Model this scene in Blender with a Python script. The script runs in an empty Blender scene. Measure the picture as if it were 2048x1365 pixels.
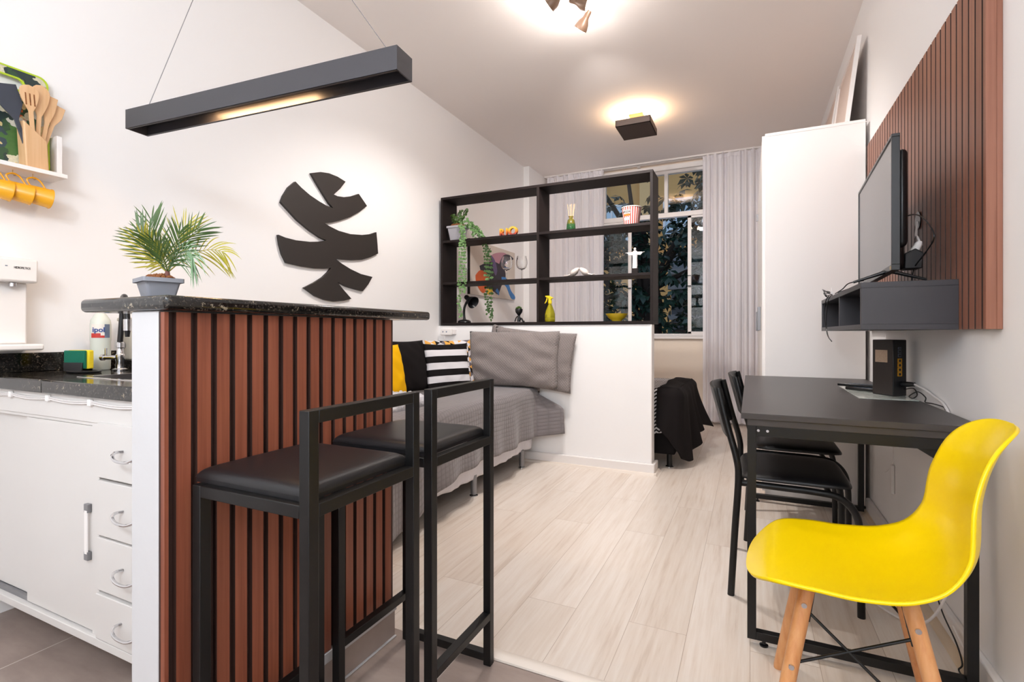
import bpy, bmesh, math, random
from math import sin, cos, pi, radians, sqrt, atan2
from mathutils import Vector, Matrix, Euler
R = random.Random(7)
sc = bpy.context.scene
COL = sc.collection

# ------------------------------------------------------------------ camera
F_PX = 1008.0
YAW = math.atan(476 / F_PX)
cam_d = bpy.data.cameras.new('camera')
cam_d.sensor_fit = 'HORIZONTAL'; cam_d.sensor_width = 36.0
cam_d.lens = 36.0 * F_PX / 2048
cam_d.shift_y = -(682.5 - 667.0) / 2048
cam_d.clip_start = 0.02; cam_d.clip_end = 200
cam = bpy.data.objects.new('camera', cam_d); COL.objects.link(cam)
cam.location = (0, 0, 1.0); cam.rotation_euler = (pi / 2, 0, YAW)
sc.camera = cam

# ------------------------------------------------------------------ world, exposure, lights
w = bpy.data.worlds.new('dusk_sky'); sc.world = w; w.use_nodes = True
bg = w.node_tree.nodes['Background']
bg.inputs[0].default_value = (0.40, 0.52, 0.72, 1); bg.inputs[1].default_value = 0.8
sc.view_settings.view_transform = 'Standard'
sc.view_settings.look = 'None'
sc.view_settings.gamma = 1.0
sc.view_settings.use_curve_mapping = False
sc.view_settings.exposure = 0.55
sc.cycles.use_denoising = True
sc.cycles.diffuse_bounces = 6
sc.cycles.max_bounces = 14
sc.cycles.sample_clamp_indirect = 6.0

def area(name, loc, size, power, color, rot=(0, 0, 0), size_y=None):
    d = bpy.data.lights.new(name, 'AREA'); d.energy = power; d.color = color
    d.shape = 'RECTANGLE' if size_y else 'SQUARE'; d.size = size
    if size_y: d.size_y = size_y
    o = bpy.data.objects.new(name, d); COL.objects.link(o); o.location = loc; o.rotation_euler = rot
    return o
def cone(name, loc, d, ang, power, color, r=.02):
    l = bpy.data.lights.new(name, 'SPOT'); l.energy = power; l.color = color; l.spot_size = math.radians(ang); l.spot_blend = .6; l.shadow_soft_size = r
    o = bpy.data.objects.new(name, l); COL.objects.link(o); o.location = loc
    o.rotation_euler = Vector((0, 0, -1)).rotation_difference(Vector(d)).to_euler(); return o
def point(name, loc, r, power, color):
    d = bpy.data.lights.new(name, 'POINT'); d.energy = power; d.color = color; d.shadow_soft_size = r
    o = bpy.data.objects.new(name, d); COL.objects.link(o); o.location = loc
    return o
WARM = (1.0, 0.66, 0.38); SOFT = (1.0, 0.95, 0.92); NEUT = (0.80, 0.90, 1.0)
point('kitchen_fill_source', (-0.75, -0.70, 2.05), .17, 38, NEUT)  # added fill light behind the camera, brightens kitchen and ceiling
point('entry_fill_source', (0.05, -0.85, 2.05), .17, 26, NEUT)  # second added fill light, out of view near the right wall
area('bedside_uplight_source', (-0.915, 4.545, 2.853), 0.22, 4.4, WARM, rot=(pi, 0, 0))
area('pendant_strip_source', (-1.447, 1.107, 1.755), 0.40, 1.6, WARM, rot=(0, 0, radians(4.2)), size_y=0.03)

# ------------------------------------------------------------------ helpers
def lin(h):
    h = h.lstrip('#'); c = [int(h[i:i + 2], 16) / 255 for i in (0, 2, 4)]
    return tuple((x / 12.92 if x <= .04045 else ((x + .055) / 1.055) ** 2.4) for x in c) + (1,)

class NT:
    def __init__(s, name):
        s.m = bpy.data.materials.new(name); s.m.use_nodes = True
        s.t = s.m.node_tree; s.n = s.t.nodes; s.b = s.n['Principled BSDF']
    def node(s, t, **k):
        n = s.n.new(t)
        for a, v in k.items():
            if a.startswith('i_'):
                n.inputs[a[2:].replace('_', ' ')].default_value = v
            else: setattr(n, a, v)
        return n
    def link(s, a, b): s.t.links.new(a, b)
    def math(s, op, a, b=None, c=None):
        n = s.n.new('ShaderNodeMath'); n.operation = op
        for i, x in enumerate((a, b, c)):
            if x is None: continue
            if isinstance(x, (int, float)): n.inputs[i].default_value = x
            else: s.link(x, n.inputs[i])
        return n.outputs[0]
    def coords(s, kind='Object', scale=(1, 1, 1), loc=(0, 0, 0), rot=(0, 0, 0)):
        if kind == 'Position': o = s.n.new('ShaderNodeNewGeometry').outputs['Position']
        else: o = s.n.new('ShaderNodeTexCoord').outputs[kind]
        mp = s.n.new('ShaderNodeMapping'); mp.inputs['Scale'].default_value = scale
        mp.inputs['Location'].default_value = loc; mp.inputs['Rotation'].default_value = rot
        s.link(o, mp.inputs[0]); return mp.outputs[0]
    def noise(s, vec, scale, detail=4, rough=.55):
        n = s.n.new('ShaderNodeTexNoise'); n.inputs['Scale'].default_value = scale
        n.inputs['Detail'].default_value = detail; n.inputs['Roughness'].default_value = rough
        s.link(vec, n.inputs['Vector']); return n.outputs['Fac']
    def ramp(s, fac, stops, interp='LINEAR'):
        r = s.n.new('ShaderNodeValToRGB'); cr = r.color_ramp; cr.interpolation = interp
        while len(cr.elements) < len(stops): cr.elements.new(0.5)
        for e, (p, c) in zip(cr.elements, stops):
            e.position = p; e.color = lin(c) if isinstance(c, str) else c
        s.link(fac, r.inputs[0]); return r.outputs[0]
    def mix(s, fac, a, b, mode='MIX'):
        n = s.n.new('ShaderNodeMix'); n.data_type = 'RGBA'; n.blend_type = mode
        if isinstance(fac, (int, float)): n.inputs[0].default_value = fac
        else: s.link(fac, n.inputs[0])
        for i, x in ((6, a), (7, b)):
            if isinstance(x, str): n.inputs[i].default_value = lin(x)
            elif isinstance(x, tuple): n.inputs[i].default_value = x
            else: s.link(x, n.inputs[i])
        return n.outputs[2]
    def bump(s, h, strength=.3, dist=.01):
        b = s.n.new('ShaderNodeBump'); b.inputs['Strength'].default_value = strength
        b.inputs['Distance'].default_value = dist
        s.link(h, b.inputs['Height']); s.link(b.outputs[0], s.b.inputs['Normal'])
    def col(s, x):
        if isinstance(x, str): s.b.inputs['Base Color'].default_value = lin(x)
        else: s.link(x, s.b.inputs['Base Color'])
    def set(s, rough=.5, metal=0, spec=.5, **k):
        s.b.inputs['Roughness'].default_value = rough; s.b.inputs['Metallic'].default_value = metal
        s.b.inputs['Specular IOR Level'].default_value = spec
        for a, v in k.items(): s.b.inputs[a.replace('_', ' ')].default_value = v
        return s.m

def mk(name, c, rough=.5, metal=0, spec=.5, nz=None, bp=None, **k):
    t = NT(name)
    if nz:   # (scale, second colour)
        v = t.coords('Object'); t.col(t.mix(t.noise(v, nz[0]), c, nz[1]))
    else: t.col(c)
    if bp:   # (scale, strength, dist)
        v = t.coords('Object'); t.bump(t.noise(v, bp[0], 3), bp[1], bp[2])
    return t.set(rough, metal, spec, **k)

def wood(name, c1, c2, axis, rough=.45, fine=60, c3=None):
    t = NT(name); s = [fine, fine, fine]; s[axis] = 2.2
    v = t.coords('Position', tuple(s)); n = t.noise(v, 1.0, 6, .6)
    s2 = [9, 9, 9]; s2[axis] = .7
    n2 = t.noise(t.coords('Position', tuple(s2)), 1.0, 3)
    a = t.math('ADD', t.math('MULTIPLY', n, .6), t.math('MULTIPLY', n2, .4))
    t.col(t.ramp(a, [(.32, c2), (.5, c1), (.68, c3 or c1)]))
    t.bump(n, .15, .002)
    return t.set(rough)

# ------------------------------------------------------------------ mesh builder
ORG = {}
class MB:
    def __init__(s): s.v = []; s.f = []; s.m = []; s.uv = {}
    def add(s, vs, fs, mi=0):
        o = len(s.v); s.v += [tuple(p) for p in vs]
        for f in fs: s.f.append(tuple(i + o for i in f)); s.m.append(mi)
        return o
    def box(s, x0, x1, y0, y1, z0, z1, mi=0):
        vs = [(x, y, z) for z in (z0, z1) for y in (y0, y1) for x in (x0, x1)]
        s.add(vs, [(0, 2, 3, 1), (4, 5, 7, 6), (0, 1, 5, 4), (2, 6, 7, 3), (0, 4, 6, 2), (1, 3, 7, 5)], mi); return s
    def obox(s, c, size, M=None, mi=0):
        M = M or Matrix.Identity(3); c = Vector(c); a, b, d = [x / 2 for x in size]
        vs = [c + M @ Vector((x, y, z)) for z in (-d, d) for y in (-b, b) for x in (-a, a)]
        s.add(vs, [(0, 2, 3, 1), (4, 5, 7, 6), (0, 1, 5, 4), (2, 6, 7, 3), (0, 4, 6, 2), (1, 3, 7, 5)], mi); return s
    def beam(s, p, q, w=.025, h=None, mi=0, up=(0, 0, 1)):
        p = Vector(p); q = Vector(q); d = (q - p); L = d.length; d.normalize(); h = h or w
        u = Vector(up)
        if abs(d.dot(u)) > .98: u = Vector((0, 1, 0))
        sd = d.cross(u).normalized(); u = sd.cross(d)
        M = Matrix((sd, d, u)).transposed(); return s.obox((p + q) / 2, (w, L, h), M, mi)
    def tube(s, pts, r, n=12, mi=0, caps=True, flat=None):
        P = [Vector(p) for p in pts]; k = len(P)
        rr = r if isinstance(r, (list, tuple)) else [r] * k
        T = [((P[min(i + 1, k - 1)] - P[max(i - 1, 0)])).normalized() for i in range(k)]
        u = Vector((0, 0, 1)) if abs(T[0].z) < .9 else Vector((1, 0, 0))
        N = (u - T[0] * u.dot(T[0])).normalized(); vs = []
        for i in range(k):
            N = (N - T[i] * N.dot(T[i])).normalized(); B = T[i].cross(N)
            for j in range(n):
                a = 2 * pi * j / n
                vs.append(P[i] + (N * cos(a) * (flat or 1) + B * sin(a)) * rr[i])
        fs = [(i * n + j, i * n + (j + 1) % n, (i + 1) * n + (j + 1) % n, (i + 1) * n + j) for i in range(k - 1) for j in range(n)]
        if caps: fs += [tuple(range(n - 1, -1, -1)), tuple((k - 1) * n + j for j in range(n))]
        s.add(vs, fs, mi); return s
    def lathe(s, prof, c=(0, 0, 0), n=32, M=None, mi=0, caps=True, mfun=None):
        c = Vector(c); M = M or Matrix.Identity(3); k = len(prof); vs = []
        for r, z in prof:
            for j in range(n):
                a = 2 * pi * j / n; vs.append(c + M @ Vector((r * cos(a), r * sin(a), z)))
        o = len(s.v); s.v += [tuple(p) for p in vs]
        for i in range(k - 1):
            for j in range(n):
                s.f.append(tuple(o + x for x in (i * n + j, i * n + (j + 1) % n, (i + 1) * n + (j + 1) % n, (i + 1) * n + j)))
                s.m.append(mfun(i, j) if mfun else mi)
        if caps:
            if prof[0][0] > 1e-5: s.f.append(tuple(o + j for j in range(n - 1, -1, -1))); s.m.append(mi)
            if prof[-1][0] > 1e-5: s.f.append(tuple(o + (k - 1) * n + j for j in range(n))); s.m.append(mi)
        return s
    def prism(s, poly, a, b, plane='YZ', mi=0):
        def P(u, v, t):
            return {'YZ': (t, u, v), 'XY': (u, v, t), 'XZ': (u, t, v)}[plane]
        n = len(poly); vs = [P(u, v, a) for u, v in poly] + [P(u, v, b) for u, v in poly]
        s.add(vs, [tuple(range(n)), tuple(range(2 * n - 1, n - 1, -1))] + [(i, (i + 1) % n, n + (i + 1) % n, n + i) for i in range(n)], mi); return s
    def sphere(s, c, r, n=14, sc3=(1, 1, 1), mi=0, M=None):
        prof = [(max(1e-6, r * sin(pi * i / n)), -r * cos(pi * i / n)) for i in range(n + 1)]
        M = (M or Matrix.Identity(3)) @ Matrix.Diagonal(sc3)
        return s.lathe(prof, c, n * 2, M, mi, caps=False)
    def grid(s, fn, nu, nv, mi=0, uvf=None, mf=None):
        o = len(s.v)
        for j in range(nv + 1):
            for i in range(nu + 1):
                u = i / nu; v = j / nv
                s.v.append(tuple(fn(u, v))); s.uv[len(s.v) - 1] = uvf(u, v) if uvf else (u, v)
        for j in range(nv):
            for i in range(nu):
                a = o + j * (nu + 1) + i
                s.f.append((a, a + 1, a + nu + 2, a + nu + 1)); s.m.append(mf(i, j) if mf else mi)
        return s
    def build(s, name, mats, parent=None, origin=None, bevel=0, angle=40, sub=0, solid=0, soff=-1, merge=False, label=None, recalc=True, kind=None, seg=2):
        if parent is not None: og = ORG.get(parent.name, Vector((0, 0, 0)))
        elif origin is not None: og = Vector(origin)
        else:
            xs = [p[0] for p in s.v]; ys = [p[1] for p in s.v]; zs = [p[2] for p in s.v]
            og = Vector(((min(xs) + max(xs)) / 2, (min(ys) + max(ys)) / 2, min(zs)))
        me = bpy.data.meshes.new(name)
        me.from_pydata([tuple(Vector(p) - og) for p in s.v], [], s.f)
        mats = mats if isinstance(mats, (list, tuple)) else [mats]
        for m in mats: me.materials.append(m)
        for p, mi in zip(me.polygons, s.m): p.material_index = mi
        if s.uv:
            l = me.uv_layers.new(name='UVMap')
            for lp in me.loops: l.data[lp.index].uv = s.uv.get(lp.vertex_index, (0, 0))
        if recalc or merge:
            bm = bmesh.new(); bm.from_mesh(me)
            if merge: bmesh.ops.remove_doubles(bm, verts=bm.verts, dist=1e-5)
            if recalc: bmesh.ops.recalc_face_normals(bm, faces=bm.faces)
            bm.to_mesh(me); bm.free()
        for p in me.polygons: p.use_smooth = True
        if not sub: me.set_sharp_from_angle(angle=radians(angle))
        o = bpy.data.objects.new(name, me); COL.objects.link(o)
        if parent is not None: o.parent = parent; ORG[o.name] = og
        else: o.location = og; ORG[o.name] = og
        if solid: md = o.modifiers.new('solid', 'SOLIDIFY'); md.thickness = solid; md.offset = soff
        if bevel:
            md = o.modifiers.new('bevel', 'BEVEL'); md.width = bevel; md.segments = seg; md.limit_method = 'ANGLE'; md.angle_limit = radians(40)
        if sub: md = o.modifiers.new('sub', 'SUBSURF'); md.levels = sub; md.render_levels = sub
        if label: o['label'] = label
        if kind: o['kind'] = kind
        return o

def thing(name, label, cat, loc=(0, 0, 0), rot=(0, 0, 0), group=None, local=False):
    o = bpy.data.objects.new(name, None); COL.objects.link(o)
    o.empty_display_size = .05
    o.location = loc; o.rotation_euler = rot; o['label'] = label; o['category'] = cat
    if group: o['group'] = group
    ORG[o.name] = Vector((0, 0, 0)) if local else Vector(loc)
    return o
def tag(o, label, cat, group=None):
    o['label'] = label; o['category'] = cat
    if group: o['group'] = group
    return o
def struct(name, mb, mats, **k):
    k.setdefault('origin', (0, 0, 0)); return mb.build(name, mats, kind='structure', **k)
def copy_tree(root, loc, rot=None, label=None, parent=None):
    r = root.copy(); COL.objects.link(r); r.location = loc
    if rot is not None: r.rotation_euler = rot
    if label: r['label'] = label
    for ch in root.children:
        c = ch.copy(); COL.objects.link(c); c.parent = r
        for g in ch.children:
            d = g.copy(); COL.objects.link(d); d.parent = c
    return r
def text_mesh(body, size, mat, name, parent, loc, rotM, extrude=.0004, xs=1.0, bold=0.0):
    cu = bpy.data.curves.new('lettering', 'FONT'); cu.body = body; cu.size = size; cu.extrude = extrude
    cu.offset = bold; cu.align_x = 'CENTER'; cu.align_y = 'CENTER'
    ob = bpy.data.objects.new('lettering_source', cu); COL.objects.link(ob)
    dg = bpy.context.evaluated_depsgraph_get(); me = bpy.data.meshes.new_from_object(ob.evaluated_get(dg))
    bpy.data.objects.remove(ob); bpy.data.curves.remove(cu)
    me.transform(Matrix.Translation(Vector(loc) - ORG.get(parent.name, Vector())) @ rotM.to_4x4() @ Matrix.Diagonal((xs, 1, 1, 1)))
    me.materials.clear(); me.materials.append(mat)
    o = bpy.data.objects.new(name, me); COL.objects.link(o); o.parent = parent
    return o
def smooth_path(pts, n=8):
    P = [Vector(p) for p in pts]; out = []
    for i in range(len(P) - 1):
        a = P[max(i - 1, 0)]; b = P[i]; c = P[i + 1]; d = P[min(i + 2, len(P) - 1)]
        for k in range(n):
            t = k / n
            out.append(.5 * ((2 * b) + (c - a) * t + (2 * a - 5 * b + 4 * c - d) * t * t + (3 * b - a - 3 * c + d) * t ** 3))
    out.append(P[-1]); return out
def rotM(x=0, y=0, z=0): return Euler((radians(x), radians(y), radians(z))).to_matrix()
def dirM(d):   # rotation taking +Z to d
    return Vector((0, 0, 1)).rotation_difference(Vector(d).normalized()).to_matrix()
def sstep(a, b, x):
    t = max(0, min(1, (x - a) / (b - a))); return t * t * (3 - 2 * t)
# ------------------------------------------------------------------ materials
m_wall = mk('wall_paint', '#f4f1ef', .6, bp=(14, .08, .01), spec=.3)
m_wallw = mk('wall_paint_warm', '#f3e4d3', .6, bp=(14, .15, .01), spec=.3)
m_ceil = mk('ceiling_paint', '#f4ece7', .8, spec=.2)
m_trimw = mk('trim_white', '#ece6e2', .4)
m_white = mk('white_laminate', '#f1ece8', .35)
m_cab = mk('cabinet_white', '#dcd8d4', .45, nz=(3, '#d7d2cd'))
m_black = mk('black_metal', '#0b0a0a', .42, spec=.42, bp=(260, .06, .002))
m_blackwood = mk('black_mdf', '#1f1513', .6, nz=(8, '#1a1210'), spec=.25)
m_charcoal = mk('charcoal_laminate', '#3c3a3e', .45, bp=(300, .1, .001))
m_chrome = mk('chrome', '#d8d8da', .12, 1)
m_greymetal = mk('grey_metal', '#8d8c8e', .4, .6)
m_blackplastic = mk('black_plastic', '#141416', .3)
m_vinyl = mk('black_vinyl', '#141315', .42, bp=(420, .25, .001), spec=.55)
m_yellow = mk('yellow_plastic', '#ffdc00', .28, spec=.4)
m_beech = wood('beech_wood', '#d99a63', '#c67f4a', 2, .4, 70, '#e3ab77')
m_quarter = wood('oak_bead', '#d7c2a8', '#c6ad90', 1, .5, 60)
m_quarterx = wood('oak_bead_cross', '#e6dace', '#d8c8b8', 0, .5, 60)
m_slat = wood('slat_wood', '#8f4f38', '#713a28', 2, .42, 90, '#a15e45')
m_slatdark = mk('slat_groove', '#3a241d', .6)
m_slat_tv = wood('tv_slat_wood', '#93604b', '#7b4c3a', 2, .45, 90, '#a26c56')
m_leafblack = mk('sculpture_black', '#2a2421', .5, bp=(260, .06, .002))
m_granite = NT('granite')
_t = m_granite
_v = _t.coords('Position')
_vo = _t.node('ShaderNodeTexVoronoi', i_Scale=55.0); _t.link(_v, _vo.inputs['Vector'])
_n = _t.noise(_v, 30, 6, .72); _n2 = _t.noise(_v, 150, 4, .7)
_c = _t.ramp(_n2, [(.42, '#0d0c0b'), (.56, '#24211e'), (.66, '#544b41'), (.78, '#8d8070')])
_msk = _t.math('MULTIPLY', _t.math('GREATER_THAN', _n, .615), .7)
_t.col(_t.mix(_msk, _c, '#a39580'))
m_granite = _t.set(.12, spec=.6)
m_graniteedge = m_granite
# floors
_t = NT('laminate_floor')
_v = _t.coords('Position', rot=(0, 0, pi / 2))
_b = _t.node('ShaderNodeTexBrick', offset=.37, i_Scale=1.0, i_Mortar_Size=.0011, i_Mortar_Smooth=.3, i_Brick_Width=1.28, i_Row_Height=.19)
_b.inputs['Color1'].default_value = lin('#ece4dc'); _b.inputs['Color2'].default_value = lin('#e3d9cf'); _b.inputs['Mortar'].default_value = lin('#c0b0a2')
_t.link(_v, _b.inputs['Vector'])
_vv = _t.node('ShaderNodeVectorMath', operation='ADD'); _t.link(_t.coords('Position', (60, 3.0, 1)), _vv.inputs[0])
_sc = _t.node('ShaderNodeVectorMath', operation='SCALE'); _sc.inputs[3].default_value = 40; _t.link(_b.outputs['Color'], _sc.inputs[0]); _t.link(_sc.outputs[0], _vv.inputs[1])
_g = _t.noise(_vv.outputs[0], 1.0, 6, .62)
_v3 = _t.node('ShaderNodeVectorMath', operation='ADD'); _t.link(_t.coords('Position', (13, .9, 1)), _v3.inputs[0]); _t.link(_sc.outputs[0], _v3.inputs[1])
_g2 = _t.noise(_v3.outputs[0], 1.0, 3)
_gg = _t.math('ADD', _t.math('MULTIPLY', _g, .55), _t.math('MULTIPLY', _g2, .45))
_sh = _t.ramp(_gg, [(.28, '#cbb8a7'), (.44, '#eee6de'), (.58, '#faf7f4'), (.72, '#dccdbf')])
_t.col(_t.mix(.78, _b.outputs['Color'], _sh, 'MULTIPLY'))
_t.bump(_t.math('SUBTRACT', 1.0, _b.outputs['Fac']), .25, .002)
m_lam = _t.set(.34, spec=.45)
_t = NT('tile_floor')
_v = _t.coords('Position', loc=(.22, .23, 0))
_b = _t.node('ShaderNodeTexBrick', offset=0.0, i_Scale=1.0, i_Mortar_Size=.0022, i_Mortar_Smooth=.1, i_Brick_Width=.6, i_Row_Height=.6)
_b.inputs['Mortar'].default_value = lin('#c9beb6')
_n = _t.noise(_t.coords('Position', (3, 9, 1)), 1.3, 6, .6)
_cc = _t.ramp(_n, [(.3, '#8e7d75'), (.7, '#a8978d')])
_t.link(_cc, _b.inputs['Color1']); _t.link(_cc, _b.inputs['Color2']); _t.link(_v, _b.inputs['Vector'])
_t.col(_b.outputs['Color']); m_tile = _t.set(.4, spec=.45)
m_skirt = mk('tile_skirting', '#b3a39a', .45, nz=(9, '#93837a'))
m_plaster = mk('rough_plaster', '#cbc9c9', .8, bp=(18, .3, .004))
def quilt(name, c1, c2, p, diag=False):
    t = NT(name); tc = t.n.new('ShaderNodeTexCoord').outputs['UV']
    sx = t.n.new('ShaderNodeSeparateXYZ'); t.link(tc, sx.inputs[0]); u, v = sx.outputs[0], sx.outputs[1]
    if diag: u, v = t.math('ADD', u, v), t.math('SUBTRACT', u, v)
    a = t.math('ABSOLUTE', t.math('SINE', t.math('MULTIPLY', u, pi / p)))
    b = t.math('ABSOLUTE', t.math('SINE', t.math('MULTIPLY', v, pi / p)))
    h = t.math('POWER', t.math('MULTIPLY', a, b), .4)
    wr = t.noise(t.coords('Object'), 9, 4)
    t.col(t.mix(h, c2, c1)); t.bump(t.math('ADD', h, t.math('MULTIPLY', wr, 1.6)), .5, .005)
    return t.set(.75, spec=.25, Sheen_Weight=.25)
m_quilt = quilt('quilted_grey', '#7f7878', '#726b6b', .027)
m_quiltp = quilt('quilted_grey_pillow', '#8b817d', '#7b726f', .021, True)
m_sheet = mk('white_sheet', '#dedade', .8, bp=(30, .3, .01))
m_blackcloth = mk('black_cloth', '#1b1717', .9, spec=.15, bp=(500, .4, .002))
m_ybright = mk('yellow_cloth', '#f5b800', .85, spec=.2, bp=(400, .4, .002))
m_whitecloth = mk('white_cloth', '#dcd8da', .85, spec=.2, bp=(400, .3, .002))
m_greycloth = mk('grey_cloth', '#736b70', .85, spec=.2)
m_tancloth = mk('tan_cloth', '#e8ab55', .85, spec=.2)
_t = NT('chevron_cloth'); _tc = _t.n.new('ShaderNodeTexCoord').outputs['UV']
_s = _t.n.new('ShaderNodeSeparateXYZ'); _t.link(_tc, _s.inputs[0])
_z = _t.math('ABSOLUTE', _t.math('SUBTRACT', _t.math('FRACT', _t.math('DIVIDE', _s.outputs[0], .042)), .5))
_k = _t.math('GREATER_THAN', _t.math('FRACT', _t.math('ADD', _t.math('DIVIDE', _s.outputs[1], .045), _t.math('MULTIPLY', _z, 1.1))), .5)
_t.col(_t.mix(_k, '#e8e4e4', '#171415')); m_chev = _t.set(.85, spec=.2)
def curtain_mat():
    t = NT('sheer_curtain'); nt = t.t
    t.col('#f8f4f6'); t.set(.9, spec=.1)
    v = t.coords('Object', (160, 160, 2)); t.bump(t.noise(v, 1, 2), .15, .002)
    tr = t.n.new('ShaderNodeBsdfTranslucent'); tr.inputs[0].default_value = lin('#f1ebee')
    tp = t.n.new('ShaderNodeBsdfTransparent')
    m1 = t.n.new('ShaderNodeMixShader'); m1.inputs[0].default_value = .18
    m2 = t.n.new('ShaderNodeMixShader'); m2.inputs[0].default_value = .06
    out = t.n['Material Output']
    t.link(t.b.outputs[0], m1.inputs[1]); t.link(tr.outputs[0], m1.inputs[2])
    t.link(m1.outputs[0], m2.inputs[1]); t.link(tp.outputs[0], m2.inputs[2]); t.link(m2.outputs[0], out.inputs[0])
    return t.m
m_curtain = curtain_mat()
m_glass = mk('clear_glass', '#ffffff', 0.0, spec=.5, Transmission_Weight=1.0, IOR=1.45)
m_pane = mk('window_glass', '#f4fafa', 0.0, spec=.8, Transmission_Weight=1.0, IOR=1.5)
m_greenglass = mk('green_glass', '#3f7f4a', .08, Transmission_Weight=.75, IOR=1.45)
m_olive = mk('olive_glass', '#8d8a3f', .08, Transmission_Weight=.7, IOR=1.45)
m_yglass = mk('yellow_clear_plastic', '#dcd23a', .1, Transmission_Weight=.7, IOR=1.3)
m_ypl = mk('yellow_sprayer_plastic', '#e9cf12', .35)
m_ybowl = mk('yellow_ceramic', '#d9bd2c', .3, nz=(30, '#c9a91e'))
m_leaf = mk('leaf_green', '#274018', .5, nz=(30, '#4c6822'))
m_leaf2 = mk('leaf_yellowgreen', '#bba52c', .45, nz=(40, '#8a8f2a'))
m_leaf3 = mk('leaf_palegreen', '#7f9c78', .5, nz=(40, '#5f8058'))
m_coin = mk('coin_leaf', '#7ea066', .45, nz=(60, '#55803f'))
m_stem = mk('stem_brown', '#6b4038', .7)
m_moss = mk('dry_moss', '#a5673a', .95, nz=(60, '#6b3f22'), bp=(120, .9, .01))
m_potgrey = mk('grey_pot', '#8a8b92', .55, bp=(90, .1, .002))
m_potlight = mk('ribbed_grey_pot', '#a6a3a8', .6)
m_canvas = mk('canvas', '#cfc3b8', .8)
m_pinkp = mk('paint_pink', '#b07f8c', .6); m_bluep = mk('paint_blue', '#2d62a3', .6, nz=(20, '#4a8cc9'))
m_navyp = mk('paint_navy', '#231d33', .5, nz=(14, '#2a1a1c')); m_redp = mk('paint_red', '#c0401c', .5, nz=(20, '#d96b1d'))
m_yelp = mk('paint_yellow', '#e0b326', .5); m_purp = mk('paint_purple', '#5b4a72', .5)
m_red = mk('stripe_red', '#c8352c', .5); m_paper = mk('paper_white', '#eee6dc', .6)
m_orangeband = mk('orange_band', '#e8972c', .5)
m_ink = mk('black_ink', '#1c1a1a', .6)
m_blueink = mk('blue_ink', '#1d3f8a', .5); m_labelgrey = mk('label_grey', '#6d7a8e', .5)
m_figwhite = mk('white_resin', '#e6dedb', .6)
m_porcelain = mk('bird_white', '#e0d6cf', .4, nz=(40, '#cdbfb5'))
m_mug = mk('yellow_enamel', '#eda81a', .25, spec=.6)
m_bamboo = wood('bamboo', '#deb183', '#cc9a68', 2, .5, 60, '#e6bd92')
m_lime = mk('lime_plastic', '#b4cc2a', .4)
m_nylon = mk('nylon_dark', '#3a3f4a', .45)
m_rubberwhite = mk('white_cable', '#e4dedb', .5)
m_sponge_g = mk('green_scourer', '#0f6a52', .95, bp=(300, .8, .003)); m_sponge_y = mk('yellow_sponge', '#e8d02a', .95, bp=(200, .6, .003))
m_liquid = mk('milky_plastic', '#e9ece0', .35, Transmission_Weight=.15)
m_beige = mk('beige_plastic', '#b9b2a4', .5)
m_brass = mk('champagne_metal', '#b99a6a', .35, .7)
m_darkfix = mk('brown_fixture', '#4a3a32', .55)
m_screen = mk('tv_screen', '#4c494a', .22, spec=1.0, IOR=1.7)
m_facade = mk('facade_yellow', '#dba765', .9, nz=(.6, '#cf9a58'))
m_facade2 = mk('facade_trim', '#e8b97c', .9)
m_blind = mk('window_blind', '#cfdfe8', .5)
m_treeleaf = mk('tree_leaf', '#16281f', .35, nz=(2, '#274636'), spec=.7)
m_bark = mk('bark', '#3a2f28', .9)
def emis(name, c, s):
    t = NT(name); t.col(c); t.b.inputs['Emission Color'].default_value = lin(c); t.b.inputs['Emission Strength'].default_value = s
    return t.set(.5)
m_bulb = emis('lit_bulb', '#ffe9cf', 14); m_strip = emis('lit_strip', '#ffc98c', 26); m_fillbulb = emis('lit_fill_bulb', '#ffffff', 3)
m_spot = mk('spot_shade', '#7a5f4c', .4, .1)
_t = NT('food_print'); _v = _t.coords('Position')
_vo = _t.node('ShaderNodeTexVoronoi', i_Scale=26.0)
_dn = _t.node('ShaderNodeTexNoise', i_Scale=30.0); _t.link(_v, _dn.inputs['Vector'])
_dm = _t.mix(.06, _v, _dn.outputs['Color'], 'ADD'); _t.link(_dm, _vo.inputs['Vector'])
_sx = _t.n.new('ShaderNodeSeparateColor'); _t.link(_vo.outputs['Color'], _sx.inputs[0])
_cl = _t.ramp(_sx.outputs[0], [(0, '#35553a'), (.18, '#26343c'), (.32, '#efe6c8'), (.46, '#3c4a5c'), (.58, '#e0602c'), (.70, '#f3d79a'), (.84, '#4f7a3c'), (.95, '#f1ecdc')], 'CONSTANT')
_t.col(_t.mix(_t.math('MULTIPLY', _t.noise(_v, 110, 4), .6), _cl, '#33452e')); m_food = _t.set(.35)
m_framepanel = mk('frame_panel_beige', '#d3c0b5', .6)
m_darkbrass = mk('dark_brass', '#6b4a26', .5, .2)
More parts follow.
